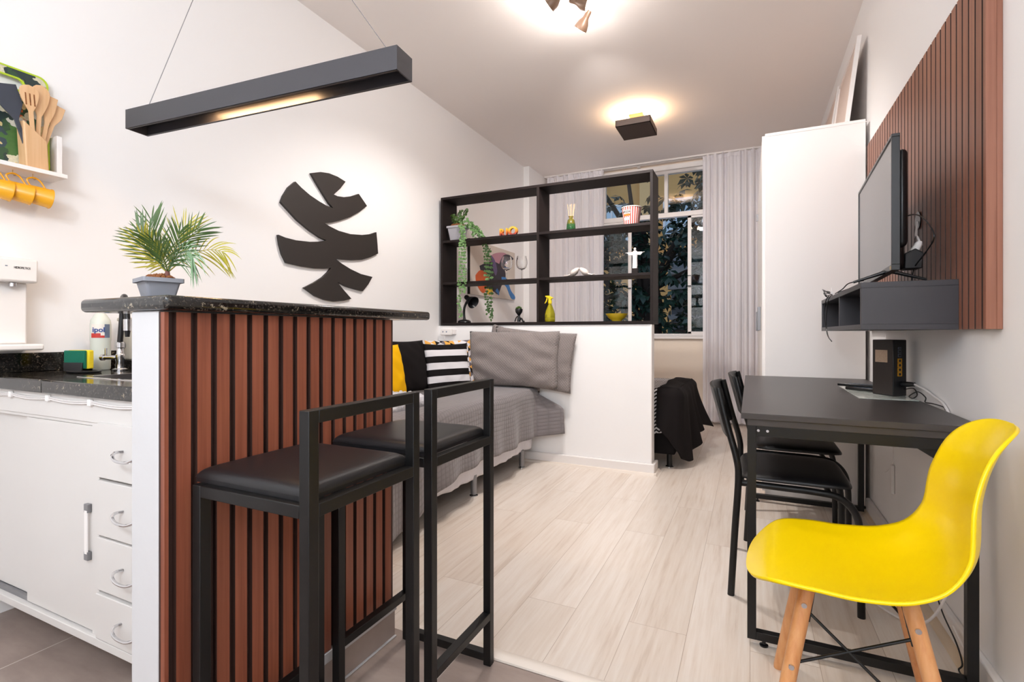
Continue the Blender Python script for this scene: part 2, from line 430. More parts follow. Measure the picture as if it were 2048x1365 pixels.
# ------------------------------------------------------------------ the setting
XL, XR, YB, YW, ZC = -2.42, .605, -1.35, 6.05, 2.97
YT = 1.375
struct('floor', MB().box(XL - .1, XR + .1, YT, YW + .15, -.1, 0), m_lam)
struct('floor', MB().box(XL - .1, XR + .1, YB - .1, YT, -.1, -.001), m_tile)
struct('trim_1', MB().prism([(YT - .006, 0), (YT - .004, .006), (YT + .012, .011), (YT + .035, .010), (YT + .046, 0)], -1.03, XR, 'YZ'), m_quarterx, bevel=.001)
struct('ceiling', MB().box(XL - .1, XR + .1, YB - .1, YW + .15, ZC, ZC + .1), m_ceil)
struct('wall_left', MB().box(XL - .1, XL, YB - .1, YW + .15, 0, ZC), m_wall)
struct('wall_right', MB().box(XR, XR + .1, YB - .1, YW + .15, 0, ZC), m_wall)
struct('wall_near', MB().box(XL, XR, YB - .1, YB, 0, ZC), m_wall)
WX0, WX1, WZ0, WZ1 = -2.05, .25, .965, 2.90
b = MB()
b.box(XL, XR, YW, YW + .15, 0, WZ0); b.box(XL, XR, YW, YW + .15, WZ1, ZC)
b.box(XL, WX0, YW, YW + .15, WZ0, WZ1); b.box(WX1, XR, YW, YW + .15, WZ0, WZ1)
struct('wall_far', b, m_wallw)
struct('wall_pilaster', MB().box(XL, -2.35, 5.45, YW, 0, ZC), m_wall)
struct('wall_partition', MB().box(XL, -.63, 3.64, 3.76, 0, 1.064), m_wall, bevel=.003)
struct('trim_2', MB().box(-.634, -.626, 3.632, 3.641, .07, 1.062), m_trimw, bevel=.001)
b = MB().box(XL, -.606, 3.618, 3.64, 0, .078).box(-.63, -.606, 3.64, 3.775, 0, .078)
struct('baseboard_partition', b, m_trimw, bevel=.006)
b = MB().prism([(3.618, 0), (3.618, .018), (3.604, .014), (3.596, 0)], XL, -.592, 'YZ')
b.prism([(-.606, 0), (-.606, .018), (-.594, .014), (-.586, 0)], 3.598, 3.775, 'XZ')
struct('trim_3', b, m_quarterx)
struct('baseboard_right', MB().box(XR - .022, XR, YT, 3.38, 0, .085), m_trimw, bevel=.006)
struct('trim_4', MB().prism([(XR - .022, 0), (XR - .022, .02), (XR - .038, .014), (XR - .046, 0)], YT + .04, 3.38, 'XZ'), m_quarter)
struct('baseboard_far', MB().box(-2.35, XR, YW - .03, YW, 0, .11), m_trimw, bevel=.006)
# bar half wall
b = MB().box(-1.171, -1.0755, .613, 1.34, 0, 1.046)
struct('wall_bar', b, m_plaster, bevel=.004)
b = MB().box(-1.075, -1.062, .615, 1.342, 0, .088, 0); b.box(-1.075, -1.055, .613, 1.342, .088, .116, 1)
b.box(-1.075, -1.062, .962, .966, .0, .0885, 1)
b.box(-1.062, -1.055, .615, 1.342, 0, .004, 1)
struct('baseboard_bar', b, [m_skirt, m_plaster], bevel=.001)

# window
b = MB(); y0, y1 = YW + .02, YW + .08
b.box(WX0, WX1, y0, y1, WZ1 - .045, WZ1); b.box(WX0, WX1, y0, y1, WZ0, WZ0 + .03)
b.box(WX0, WX0 + .04, y0, y1, WZ0, WZ1); b.box(WX1 - .04, WX1, y0, y1, WZ0, WZ1)
b.box(WX0, WX1, y0 - .01, y1, 2.345, 2.40)
for x in (-1.62, -.884, -.15): b.box(x - .02, x + .02, y0, y1, 2.40, WZ1 - .04)
b.box(WX0, WX1, YW - .02, YW + .03, WZ1 - .012, WZ1 + .045)
win = struct('window_1', b, m_trimw, bevel=.003)
xs = [WX0 + .04, -1.318, -.60, WX1 - .04]
for i, (xa, xb, yy) in enumerate(((WX0 + .04, -1.285, y0 + .012), (-.645, WX1 - .04, y0 + .012))):
    s = MB(); t = .040
    s.box(xa, xa + t, yy - .01, yy + .01, WZ0 + .03, 2.345); s.box(xb - t, xb, yy - .01, yy + .01, WZ0 + .03, 2.345)
    s.box(xa, xb, yy - .01, yy + .01, WZ0 + .03, WZ0 + .055); s.box(xa, xb, yy - .01, yy + .01, 2.32, 2.345)
    sash = s.build('sash', m_trimw, win, bevel=.002)
    MB().box(xa + t - .005, xb - t + .005, yy - .002, yy + .002, WZ0 + .045, 2.33).build('pane', m_pane, sash)
for x, z in ((-.62, 1.60), (-1.30, 1.60)):
    h = MB(); h.box(x - .012, x + .012, y0 - .018, y0 + .003, z - .055, z + .055, 0)
    h.box(x - .022, x + .014, y0 - .03, y0 - .014, z - .066, z - .055, 1); h.box(x - .022, x + .012, y0 - .026, y0 - .014, z + .055, z + .062, 1)
    h.build('window_latch', [m_trimw, m_blackplastic], win, bevel=.001)
for xa, xb in ((WX0 + .04, -1.64), (-1.60, -.904), (-.864, -.17), (-.13, WX1 - .04)):
    MB().box(xa - .003, xb + .003, y0 + .028, y0 + .032, 2.395, WZ1 - .04).build('pane', m_pane, win)
struct('trim_5', MB().box(WX0 - .03, WX1 + .03, YW - .045, YW + .06, WZ0 - .03, WZ0), m_trimw, bevel=.005)

# ------------------------------------------------------------------ outside the window
fac = thing('apartment_building', 'yellow apartment building with pilasters and pale blinds beyond the tree', 'building', (-3, 17, -9))
b = MB(); b.box(-16, 12, 17.3, 19, -9, 14, 0)
for x in (-14, -10.2, -6.6, -5.6, -3.35, -.8, 2.5, 6): b.box(x, x + .34, 17.1, 17.3, -9, 14, 1)
for z in (-3.2, 0.1, 3.5, 6.75, 10): b.box(-16, 12, 17.05, 17.3, z, z + .14, 1)
b.build('facade', [m_facade, m_facade2], fac)
for zi, z in enumerate((4.1, 7.6)):
    for x in (-12.6, -9.0, -4.95, -2.6, .35, 3.6):
        f = MB(); f.box(x, x + 1.25, 17.18, 17.3, z, z + .07); f.box(x, x + 1.25, 17.18, 17.3, z + 1.25, z + 1.32)
        f.box(x, x + .06, 17.18, 17.3, z, z + 1.32); f.box(x + 1.19, x + 1.25, 17.18, 17.3, z, z + 1.32); f.box(x + .6, x + .65, 17.2, 17.3, z, z + 1.32)
        fo = f.build('window', m_trimw, fac)
        MB().box(x + .05, x + 1.2, 17.25, 17.28, z + .05, z + 1.27).build('blind', m_blind, fo)
ac = thing('air_conditioner', 'pale blue louvred air conditioner box on the yellow facade', 'air conditioner', (-4.55, 17.0, 6.2))
MB().box(-4.85, -4.2, 16.7, 17.15, 6.2, 6.62).build('housing', m_blind, ac, bevel=.02)
b = MB()
for i in range(9): b.box(-4.8 + i * .066, -4.775 + i * .066, 16.68, 16.71, 6.3, 6.58)
b.build('louvres', m_blackplastic, ac)
gb = thing('neighbour_wall', 'grey building side with horizontal louvres seen low behind the right window pane', 'building', (1.4, 12.5, -6))
b = MB().box(-1.7, 4.5, 12.5, 13.5, -6, 3.0, 0)
for i in range(16): b.box(-1.75, 4.5, 12.3, 12.5, -3 + i * .36, -2.88 + i * .36, 1)
b.build('wall', [m_greymetal, mk('louvre_grey', '#8f8a86', .7)], gb)

def leaf_cluster(mb, c, n, rad, size, rng):
    for _ in range(n):
        d = Vector((rng.gauss(0, 1), rng.gauss(0, 1), rng.gauss(0, .8)))
        p = Vector(c) + d * rad * .5
        k = rng.randint(4, 7); base = rng.random() * 6.28
        M = Euler((rng.uniform(-.7, .7), rng.uniform(-.7, .7), rng.random() * 6.28)).to_matrix()
        for j in range(k):
            a = base + j * 2 * pi / k
            L = size * rng.uniform(.7, 1.15); W = L * .27
            dr = Vector((cos(a), sin(a), -.35)); sd = Vector((-sin(a), cos(a), 0))
            vs = [p + M @ v for v in (dr * 0, dr * L * .6 + sd * W, dr * L + Vector((0, 0, -.2 * L)), dr * L * .6 - sd * W, dr * L * .55 + Vector((0, 0, .05 * L)))]
            mb.add(vs, [(0, 1, 4), (1, 2, 4), (2, 3, 4), (3, 0, 4)])
tr = thing('tree', 'dark green broad-leaved tree filling the view outside the window', 'tree', (-1.9, 9.6, -5))
b = MB(); b.tube([(-1.9, 9.6, -5), (-1.8, 9.6, -1), (-1.6, 9.5, 1.5), (-1.9, 9.4, 3.2)], [.28, .22, .17, .1], 12)
b.build('trunk', m_bark, tr)
rg = random.Random(11); b = MB()
tips = [(-4.2, 8.8, 3.2), (-.6, 8.6, 3.0), (-3.2, 9.0, 4.4), (-.2, 9.2, 3.9), (-1.4, 8.7, 1.7), (-2.8, 8.4, 1.2), (-.5, 8.3, .9), (-2.0, 8.5, 4.6), (.3, 9, 2.1), (-3.8, 8.9, 2.2)]
for t in tips:
    s = Vector((-1.8, 9.5, rg.uniform(.2, 2.6))); m = (s + Vector(t)) / 2 + Vector((0, 0, .25))
    b.tube(smooth_path([s, m, t], 4), [.06 - .045 * i / 8 for i in range(9)], 6)
b.build('branches', m_bark, tr)
b = MB()
for _ in range(1500):   # dense lower crown
    x = rg.uniform(-4.6, 1.6); z = rg.uniform(-1.6, 3.25); y = rg.uniform(8.3, 10.4)
    leaf_cluster(b, (x, y, z), 3, .5, .155, rg)
for _ in range(90):
    t = rg.choice(tips[:4] + tips[7:8]); leaf_cluster(b, Vector(t) + Vector((rg.gauss(0, .35), rg.gauss(0, .3), rg.gauss(0, .25))), 3, .4, .16, rg)
b.build('foliage', m_treeleaf, tr, recalc=False)

# curtains
def curtain(name, label, x0, x1, nf, y=5.93, z0=.03, z1=2.925, ph=0):
    t = thing(name, label, 'curtain', ((x0 + x1) / 2, y, z0))
    rr = random.Random(int(ph * 10) + 3); am = [rr.uniform(.55, 1.25) for _ in range(nf + 2)]; jit = [rr.uniform(-.3, .3) for _ in range(nf + 2)]
    def fn(u, v):
        k = int(u * nf); a = am[k] * (1 - (u * nf - k)) + am[k + 1] * (u * nf - k)
        amp = .028 * a * (1 - .25 * v)
        p = 2 * pi * nf * u + jit[k] * 0 + .7 * sin(2 * pi * u * 2.3 + ph)
        spread = 1 + .03 * (1 - v) * sin(4 * u)
        return (x0 + (x1 - x0) * (.5 + (u - .5) * spread) + .008 * sin(p * .5), y + amp * sin(p) + .006 * sin(p * 2.3 + v * 3), z0 + (z1 - z0) * v)
    MB().grid(fn, nf * 14, 24).build('drape', m_curtain, t, angle=180)
    # heading tape with pinch pleats
    def hd(u, v):
        p = fn(u, 1); return (p[0], p[1] - .004 - .012 * abs(sin(2 * pi * nf * u)), z1 - .012 + v * .045 + .008 * sin(nf * 5 * u))
    MB().grid(hd, nf * 14, 3).build('heading', m_curtain, t, angle=180)
    def hm(u, v):
        p = fn(u, .0); return (p[0], p[1] - .003, z0 + .001 + v * .1)
    MB().grid(hm, nf * 14, 3).build('hem', m_curtain, t, angle=180)
    return t
curtain('curtain', 'pale sheer curtain hanging behind the black open shelf unit', -2.31, -1.585, 9, ph=.4)
curtain('curtain', 'pale sheer floor-length curtain beside the white wardrobe', -.475, .13, 8, ph=1.7)
rl = thing('curtain_rail', 'white double curtain rail running under the ceiling above the window', 'curtain rail', (-1.1, 5.93, 2.93))
MB().box(-2.34, .55, 5.90, 5.925, 2.955, 2.969).box(-2.34, .55, 5.95, 5.975, 2.955, 2.969).box(-2.34, .55, 5.895, 5.98, 2.966, 2.9695).build('track', m_trimw, rl)
for x in (-2.2, -1.2, -.2): MB().box(x, x + .03, 5.98, 6.049, 2.95, 2.966).build('bracket', m_trimw, rl)
# ------------------------------------------------------------------ bar: top, cladding, stools
b = MB().prism([(-1.355, .605), (-1.03, .600), (-1.028, 1.50), (-1.355, 1.50)], 1.0465, 1.076, 'XY')
o = b.build('bar_countertop', m_graniteedge, bevel=.010, seg=4); tag(o, 'speckled dark granite bar top with rounded edge above the slatted half wall', 'countertop')
b = MB().box(-1.075, -1.0695, .613, 1.34, .117, 1.044, 1)
b.box(-1.0695, -1.057, .6135, .6215, .118, 1.043, 0)
y = .637
while y < 1.33:
    w2 = min(.0298, 1.339 - y)
    b.prism([(-1.0695, y - .001), (-1.058, y), (-1.058, y + w2), (-1.0695, y + w2 + .001)], .118, 1.043, 'XY', 0)
    b.m[-6:] = [0, 0, 1, 0, 1, 0]; y += .0434
o = b.build('slat_panel', [m_slat, m_slatdark]); tag(o, 'reddish brown vertical slat cladding on the bar half wall behind the stools', 'wall panel')

def make_stool():
    t = thing('bar_stool', '', 'bar stool', (-.865, 1.195, 0), group='black bar stools at the slatted bar', local=True)
    s = .024; hx, hy = .150, .153
    def up(x, y, z1): return MB().box(x - s / 2, x + s / 2, y - s / 2, y + s / 2, 0, z1)
    for y in (-hy, hy):
        up(-hx, y, .692).build('leg', m_black, t, bevel=.0015)
        up(hx, y, .862).build('leg', m_black, t, bevel=.0015)
    MB().box(hx - s / 2, hx + s / 2, -hy + s / 2, hy - s / 2, .838, .862).build('backrest', m_black, t, bevel=.0015)
    b = MB()
    for x in (-hx, hx): b.box(x - s / 2, x + s / 2, -hy + s / 2, hy - s / 2, .668, .692)
    for y in (-hy, hy): b.box(-hx + s / 2, hx - s / 2, y - s / 2, y + s / 2, .668, .692)
    b.build('seat_frame', m_black, t, bevel=.0015)
    b = MB().box(-hx - s / 2, -hx + s / 2, -hy + s / 2, hy - s / 2, .140, .162); b.build('footrest', m_black, t, bevel=.0015)
    b = MB().box(hx - s / 2, hx + s / 2, -hy + s / 2, hy - s / 2, .140, .162); b.build('footrest', m_black, t, bevel=.0015)
    MB().box(-hx + s / 2, hx - s / 2, hy - s / 2, hy + s / 2, .012, .036).build('stretcher', m_black, t, bevel=.0015)
    MB().box(-hx + s / 2, hx - s / 2, -hy - s / 2, -hy + s / 2, .012, .036).build('stretcher', m_black, t, bevel=.0015)
    def top(u, v):
        a = 2 * u - 1; c = 2 * v - 1
        f = max(0, 1 - abs(a) ** 16) ** .5 * max(0, 1 - abs(c) ** 16) ** .5
        ex = .158; ey = .150
        return (-.018 + a * ex, c * ey, .702 + .020 * f + .003 * (1 - a * a) * (1 - c * c))
    b = MB().grid(lambda u, v: top(.5 - .5 * cos(pi * u), .5 - .5 * cos(pi * v)), 30, 30); b.box(-.018 - .157, -.018 + .157, -.149, .149, .6925, .7015)
    b.build('seat', m_vinyl, t, angle=50)
    return t
st = make_stool()
st['label'] = 'black metal bar stool farther from the camera, standing beside the grey bed'
copy_tree(st, (-.865, .815, 0), label='nearest black metal bar stool, in front of the slatted bar, with scuffed seat rail')

# ------------------------------------------------------------------ palm in grey pot on the bar
pl = thing('potted_palm', 'small yellow-green potted palm in a grey rectangular pot on the granite bar top', 'potted plant', (-1.155, .695, 1.0765))
def trough(mb, c, w0, d0, w1, d1, h, t=.004, lip=.006, liph=.012, rz=0, mi=0):
    M = rotM(0, 0, rz)
    def ring(w, d, z, r=.006):
        out = []
        for sx, sy in ((1, 1), (-1, 1), (-1, -1), (1, -1)):
            for k in range(4):
                a = atan2(sy, sx) - pi / 4 + pi / 2 * k / 3
                out.append(Vector(c) + M @ Vector((sx * (w / 2 - r) + r * cos(a), sy * (d / 2 - r) + r * sin(a), z)))
        return out
    rs = [ring(w0, d0, 0), ring(w1, d1, h - liph), ring(w1 + 2 * lip, d1 + 2 * lip, h - liph), ring(w1 + 2 * lip, d1 + 2 * lip, h), ring(w1 - 2 * t, d1 - 2 * t, h), ring(w0 - 2 * t, d0 - 2 * t, h * .35)]
    n = 16; vs = [p for r_ in rs for p in r_]
    fs = [(i * n + j, i * n + (j + 1) % n, (i + 1) * n + (j + 1) % n, (i + 1) * n + j) for i in range(5) for j in range(n)]
    fs += [tuple(range(n - 1, -1, -1)), tuple(5 * n + j for j in range(n))]
    mb.add(vs, fs, mi); return mb
PC = Vector((-1.19, .678, 1.0765))
trough(MB(), PC, .064, .050, .080, .066, .044, lip=.006, liph=.009, rz=-16).build('pot', m_potgrey, pl, angle=30)
def mossy(mb, c, rx, ry, h, n, rng, sz=.006):
    mb.sphere(c, 1, 8, (rx, ry, h))
    for _ in range(n):
        a = rng.random() * 6.28; r = sqrt(rng.random())
        p = Vector(c) + Vector((rx * r * cos(a), ry * r * sin(a), h * sqrt(max(0, 1 - r * r)) * .9))
        mb.sphere(p, sz * rng.uniform(.4, 1), 3, (1, 1, rng.uniform(.5, 1.2)))
    return mb
mossy(MB(), PC + Vector((0, 0, .040)), .034, .027, .014, 70, R).build('moss', m_moss, pl)
CR = Vector((.904, .427, 0)); CF = Vector((-.427, .904, 0)); UP = Vector((0, 0, 1))
base = PC + Vector((0, 0, .043)) + CR * .020
MB().tube([base - UP * .01, base + UP * .008, base + UP * .02], [.006, .0055, .004], 10).build('trunk', m_stem, pl)
def frond(parent, tip, ctrl, mat, nl=11, L=.075, droop=.02, n0=.20, lw=.0018, rng=R):
    P0 = base + UP * .015; tip = P0 + tip; ctrl = P0 + ctrl
    pts = [(1 - t) ** 2 * P0 + 2 * t * (1 - t) * ctrl + t * t * tip for t in [i / 16 for i in range(17)]]
    mb = MB().tube(pts, [.0014 - .001 * i / 16 for i in range(17)], 5)
    for i in range(nl):
        t = n0 + (1 - n0) * i / (nl - 1); k = t * 16; a = pts[min(int(k), 15)].lerp(pts[min(int(k) + 1, 16)], k - int(k))
        tg = (pts[min(int(k) + 1, 16)] - pts[max(int(k) - 1, 0)]).normalized()
        nrm = tg.cross(CF); nrm.normalize()
        for sd in (-1, 1):
            if i == nl - 1 and sd == 1: sdv = 0
            else: sdv = sd
            ang = radians(54 - 34 * i / nl)
            d = (tg * cos(ang) + nrm * sin(ang) * sdv + CF * rng.uniform(-.18, .12)).normalized()
            ll = L * (.62 + .55 * sin(pi * (i + 1.5) / (nl + 1.5))) * rng.uniform(.9, 1.1)
            sdw = d.cross(CF).normalized(); sdw = (sdw + CF * .3 * sdv).normalized()
            o = len(mb.v); K = 7
            for j in range(K + 1):
                s = j / K; c = a + d * ll * s - UP * droop * s * s
                wv = lw * (sin(pi * min(1, s * .92 + .08)) ** .7) * (1 if s < 1 else 0)
                mb.v.append(tuple(c + sdw * wv)); mb.v.append(tuple(c - UP * wv * .25)); mb.v.append(tuple(c - sdw * wv))
            for j in range(K):
                q = o + j * 3
                for e in (0, 1): mb.f.append((q + e, q + e + 1, q + e + 4, q + e + 3)); mb.m.append(0)
    mb.build('frond', mat, parent, angle=180, recalc=False)
def V(px, py, d=0): return CR * (px * .001145) + UP * (-py * .001145) + CF * d
# tip / control offsets in the plane facing the room, depth last
frond(pl, V(22, -100, .03), V(6, -62, .01), m_leaf2, nl=10, L=.066, droop=.004)
frond(pl, V(-42, -112, .02), V(-38, -60, 0), m_leaf, nl=11, L=.062, droop=.004)
frond(pl, V(-58, -82, .0), V(-30, -50, -.02), m_leaf, nl=12, L=.066, droop=.006)
frond(pl, V(58, -88, .01), V(26, -62, 0), m_leaf, nl=12, L=.062, droop=.008)
frond(pl, V(40, -74, -.03), V(30, -40, -.02), m_leaf, nl=11, L=.058, droop=.01)
frond(pl, V(112, -38, .0), V(58, -66, .02), m_leaf2, nl=12, L=.062, droop=.03)
frond(pl, V(78, -22, -.05), V(52, -62, -.03), m_leaf3, nl=13, L=.056, droop=.035)
frond(pl, V(-24, -60, -.04), V(-24, -30, -.02), m_leaf2, nl=10, L=.06, droop=.006)
frond(pl, V(6, -52, -.05), V(10, -24, -.02), m_leaf, nl=11, L=.066, droop=.01)
frond(pl, V(-50, -48, .05), V(-24, -36, .03), m_leaf2, nl=10, L=.06, droop=.01)

# ------------------------------------------------------------------ kitchen
ct = thing('kitchen_countertop', 'dark speckled granite kitchen countertop with backsplash and sink basin', 'countertop', (-1.8, 1.05, .818))
b = MB(); X0, X1, Y0, Y1, z0, z1 = -2.418, -1.172, .775, 1.40, .818, .858
sx0, sx1, sy0, sy1 = -1.95, -1.40, .88, 1.10
b.box(X0, sx0, Y0, Y1, z0, z1); b.box(sx1, X1, Y0, Y1, z0, z1); b.box(sx0, sx1, Y0, sy0, z0, z1); b.box(sx0, sx1, sy1, Y1, z0, z1)
b.build('worktop', m_granite, ct, bevel=.003)
b = MB().box(-2.4185, -2.40, .60, 1.40, .8585, .928); b.build('backsplash', m_granite, ct, bevel=.002)
b = MB().box(-2.3995, -1.172, 1.19, 1.40, .8585, .890); b.build('raised_ledge', m_granite, ct, bevel=.003)
b = MB()
def rim(a, z): return [(sx0 - a, sy0 - a, z), (sx1 + a, sy0 - a, z), (sx1 + a, sy1 + a, z), (sx0 - a, sy1 + a, z)]
L_ = [rim(.012, .8585), rim(.010, .8605), rim(-.004, .8605), rim(-.02, .72)]
vs = [p for l in L_ for p in l]; b.add(vs, [(i * 4 + j, i * 4 + (j + 1) % 4, i * 4 + 4 + (j + 1) % 4, i * 4 + 4 + j) for i in range(3) for j in range(4)] + [(12, 13, 14, 15)])
b.build('sink_basin', m_chrome, ct, bevel=.002, recalc=False, solid=.001)
cb = thing('kitchen_cabinet', 'white kitchen base cabinet with sliding doors and a column of drawers under the granite top', 'cabinet', (-1.8, 1.05, .12))
b = MB(); yf = .792
b.box(-2.418, -2.40, yf + .02, 1.38, .14, .817); b.box(-1.19, -1.174, yf + .02, 1.38, .14, .817); b.box(-2.40, -1.19, 1.36, 1.38, .14, .817); b.box(-1.70, -1.685, yf + .02, 1.36, .14, .70); b.box(-2.418, -1.174, yf - .012, 1.38, .120, .143)
b.box(-2.418, -1.174, yf - .004, yf + .02, .745, .817); b.box(-1.698, -1.662, yf - .003, yf + .02, .143, .745)
b.box(-2.418, -1.698, yf - .001, yf + .02, .735, .745)
b.build('body', m_cab, cb, bevel=.0015)
MB().box(-2.418, -1.70, yf + .004, yf + .019, .1435, .1475).box(-2.418, -2.07, yf + .004, yf + .0175, .1475, .158).build('door_track', m_greymetal, cb)
MB().box(-2.417, -2.06, yf + .0145, yf + .0195, .160, .735).build('sliding_door', m_cab, cb, bevel=.001)
d = MB().box(-2.08, -1.699, yf - .001, yf + .0125, .149, .734).build('sliding_door', m_cab, cb, bevel=.001)
b = MB(); hx = -1.712
b.box(hx - .010, hx + .010, yf - .0125, yf - .0015, .352, .376, 1); b.box(hx - .010, hx + .010, yf - .0125, yf - .0015, .488, .512, 1); b.box(hx - .007, hx + .007, yf - .013, yf - .009, .37, .494, 0)
b.build('door_handle', [m_white, m_greymetal], d, bevel=.001)
zs = [(.596, .750), (.434, .588), (.280, .428), (.146, .272)]
for i, (za, zb) in enumerate(zs):
    pr_ = .008 if i in (0, 3, 1) else .001
    dr = MB().box(-1.658, -1.18, yf - .010 - (.004 if i == 3 else 0), yf + .0195, za, zb).build('drawer', m_cab, cb, bevel=.002)
    zz = (za + zb) / 2 - .005; cx = -1.48
    pts = [(cx - .05, yf - .010, zz + .012), (cx - .054, yf - .028, zz + .012), (cx - .046, yf - .038, zz + .004), (cx - .02, yf - .042, zz - .004), (cx + .02, yf - .042, zz - .004), (cx + .046, yf - .038, zz + .004), (cx + .054, yf - .028, zz + .012), (cx + .05, yf - .010, zz + .012)]
    MB().tube(smooth_path(pts, 4), .0042, 8, flat=1).build('drawer_handle', m_chrome, dr)
# cable clipped under the counter edge
cbl = thing('counter_cable', 'white twin cable clipped along the edge below the granite worktop', 'cable', (-1.8, .786, .80))
for dz in (0, .005):
    pts = []
    for i in range(41):
        x = -2.40 + i * .03; pts.append((x, .784 - dz * .3, .806 - dz - .006 * abs(sin((x + 2.40) * pi / .235))))
    MB().tube(pts, .0024, 6).build('wire', m_rubberwhite, cbl)
for i in range(5):
    x = -2.165 + i * .235; MB().box(x - .008, x + .008, .778, .7875, .793, .812).build('clip', m_white, cbl, bevel=.002)

# tap
tp = thing('kitchen_tap', 'black flexible-neck kitchen tap with chrome lever body and chrome spray head', 'tap', (-2.157, 1.092, .8585))
T0 = Vector((-2.157, 1.092, .8585))
b = MB().lathe([(.024, 0), (.024, .006), (.015, .01), (.0125, .035), (.0145, .04), (.0145, .06), (.011, .064), (.010, .085), (.013, .088), (.013, .106), (.008, .11)], T0, 24)
b.build('body', m_chrome, tp)
b = MB(); q = T0 + Vector((0, 0, .05)); L1 = q - CR * .058 - CF * .01
b.tube([q, L1], .0085, 14); b.tube([L1 + CR * .006, L1 - CR * .004], [.012, .012], 14)
b.build('side_arm', m_chrome, tp)
MB().tube([L1 + CR * .012, L1 + CR * .013 + UP * .035], [.0035, .0045], 10).build('lever', m_chrome, tp)
e = T0 + Vector((0, 0, .108))
pts = smooth_path([e, e + UP * .05 + CR * .004, e + UP * .12 + CR * .009, e + UP * .160 + CR * .022 - CF * .015, e + UP * .170 + CR * .048 - CF * .040, e + UP * .145 + CR * .070 - CF * .062, e + UP * .085 + CR * .078 - CF * .066], 7)
MB().tube(pts, .0095, 14).build('hose', m_blackplastic, tp)
h0 = e + UP * .085 + CR * .078 - CF * .066
MB().tube([h0, h0 - UP * .042], .0125, 16).build('spray_head', m_chrome, tp)
MB().tube([h0 - UP * .042, h0 - UP * .065], [.010, .007], 12).build('nozzle', m_blackplastic, tp)
# sponge holder + sponge
sh = thing('sponge_holder', 'black oval dish beside the tap holding the sponge', 'sponge holder', (-2.175, .985, .8585))
S0 = Vector((-2.175, .985, .859))
b = MB().lathe([(.075, 0), (.078, .006), (.074, .008), (.060, .006), (.058, .003)], S0, 32, Matrix.Diagonal((1, .55, 1)) @ Matrix.Identity(3))
b.build('dish', m_blackplastic, sh)
C2 = S0 + Vector((-.022, -.006, .004))
b = MB(); M2 = rotM(0, 0, 22)
for dy in (-.021, .021): b.obox(C2 + M2 @ Vector((0, dy, .016)), (.070, .004, .032), M2)
b.build('clip_wall', m_blackplastic, sh, bevel=.001)
spg = thing('dish_sponge', 'green and yellow scouring sponge standing in the black dish', 'sponge', C2 + UP * .002)
b = MB().obox(C2 + M2 @ Vector((-.002, -.010, .042)), (.078, .012, .066), M2); b.build('scourer', m_sponge_g, spg, bevel=.003)
b = MB().obox(C2 + M2 @ Vector((.002, .007, .042)), (.082, .022, .068), M2); b.build('foam', m_sponge_y, spg, bevel=.004)
# detergent bottle on ledge
D0 = Vector((-2.275, 1.085, .8588))
dt = thing('detergent_bottle', 'clear milky dish detergent bottle with a blue and red label behind the tap', 'bottle', D0)
b = MB().lathe([(.028, 0), (.031, .004), (.032, .06), (.032, .11), (.033, .115), (.033, .175), (.031, .192), (.020, .212), (.013, .220), (.013, .232)], D0, 28)
b.build('bottle', m_liquid, dt)
b = MB(); o_ = []
def lab(u, v): 
    a = -.44 - .95 + 1.9 * u; return D0 + Vector((.0338 * cos(a), .0338 * sin(a), .124 + .052 * v))
b.grid(lab, 16, 6, mf=lambda i, j: 2 if i > 10 else (1 if j == 0 or (j == 1 and i < 8) else 0))
b.build('label', [m_paper, m_red, m_labelgrey], dt, angle=180)
text_mesh('ipol', .026, m_blueink, 'label_text', dt, D0 + Vector((.0342 * cos(-.62), .0342 * sin(-.62), .154)), Matrix.Rotation(-.62 + pi / 2, 3, 'Z') @ rotM(90, 0, 0), .0003, 1.0, .0006)
bx = thing('soap_caddy', 'beige plastic soap dispenser standing behind the black tap hose', 'dispenser', (-2.33, 1.22, .8905))
MB().box(-2.385, -2.30, 1.20, 1.25, .8905, 1.050).build('body', m_beige, bx, bevel=.008)
MB().box(-2.389, -2.296, 1.196, 1.254, 1.050, 1.064).build('lid', m_beige, bx, bevel=.004)
MB().tube([(-2.342, 1.1995, .95), (-2.342, 1.1975, .95)], .014, 18).build('knob', m_greymetal, bx)

# water filter on left wall
wf = thing('water_filter', 'white wall-mounted water filter dispenser above the kitchen backsplash', 'water filter', (-2.36, .82, .94))
b = MB().box(-2.419, -2.30, .70, .908, 1.178, 1.262); b.build('head', m_white, wf, bevel=.008)
b = MB().box(-2.419, -2.345, .715, .893, .962, 1.18); b.build('column', m_white, wf, bevel=.006)
b = MB().box(-2.419, -2.285, .69, .918, .940, .962); b.build('drip_tray', m_white, wf, bevel=.006)
b = MB().lathe([(.011, 0), (.011, .012), (.006, .016)], (-2.325, .845, 1.163), 16); b.build('spout', m_chrome, wf)
text_mesh('HIDROFILTROS', .0105, m_ink, 'brand_lettering', wf, Vector((-2.2994, .862, 1.228)), Matrix(((0, 0, 1), (1, 0, 0), (0, 1, 0))), .0002, .62, .0002)
MB().tube([(-2.2997, .817, 1.232), (-2.2994, .823, 1.232)], .0016, 6).build('brand_mark', m_labelgrey, wf)

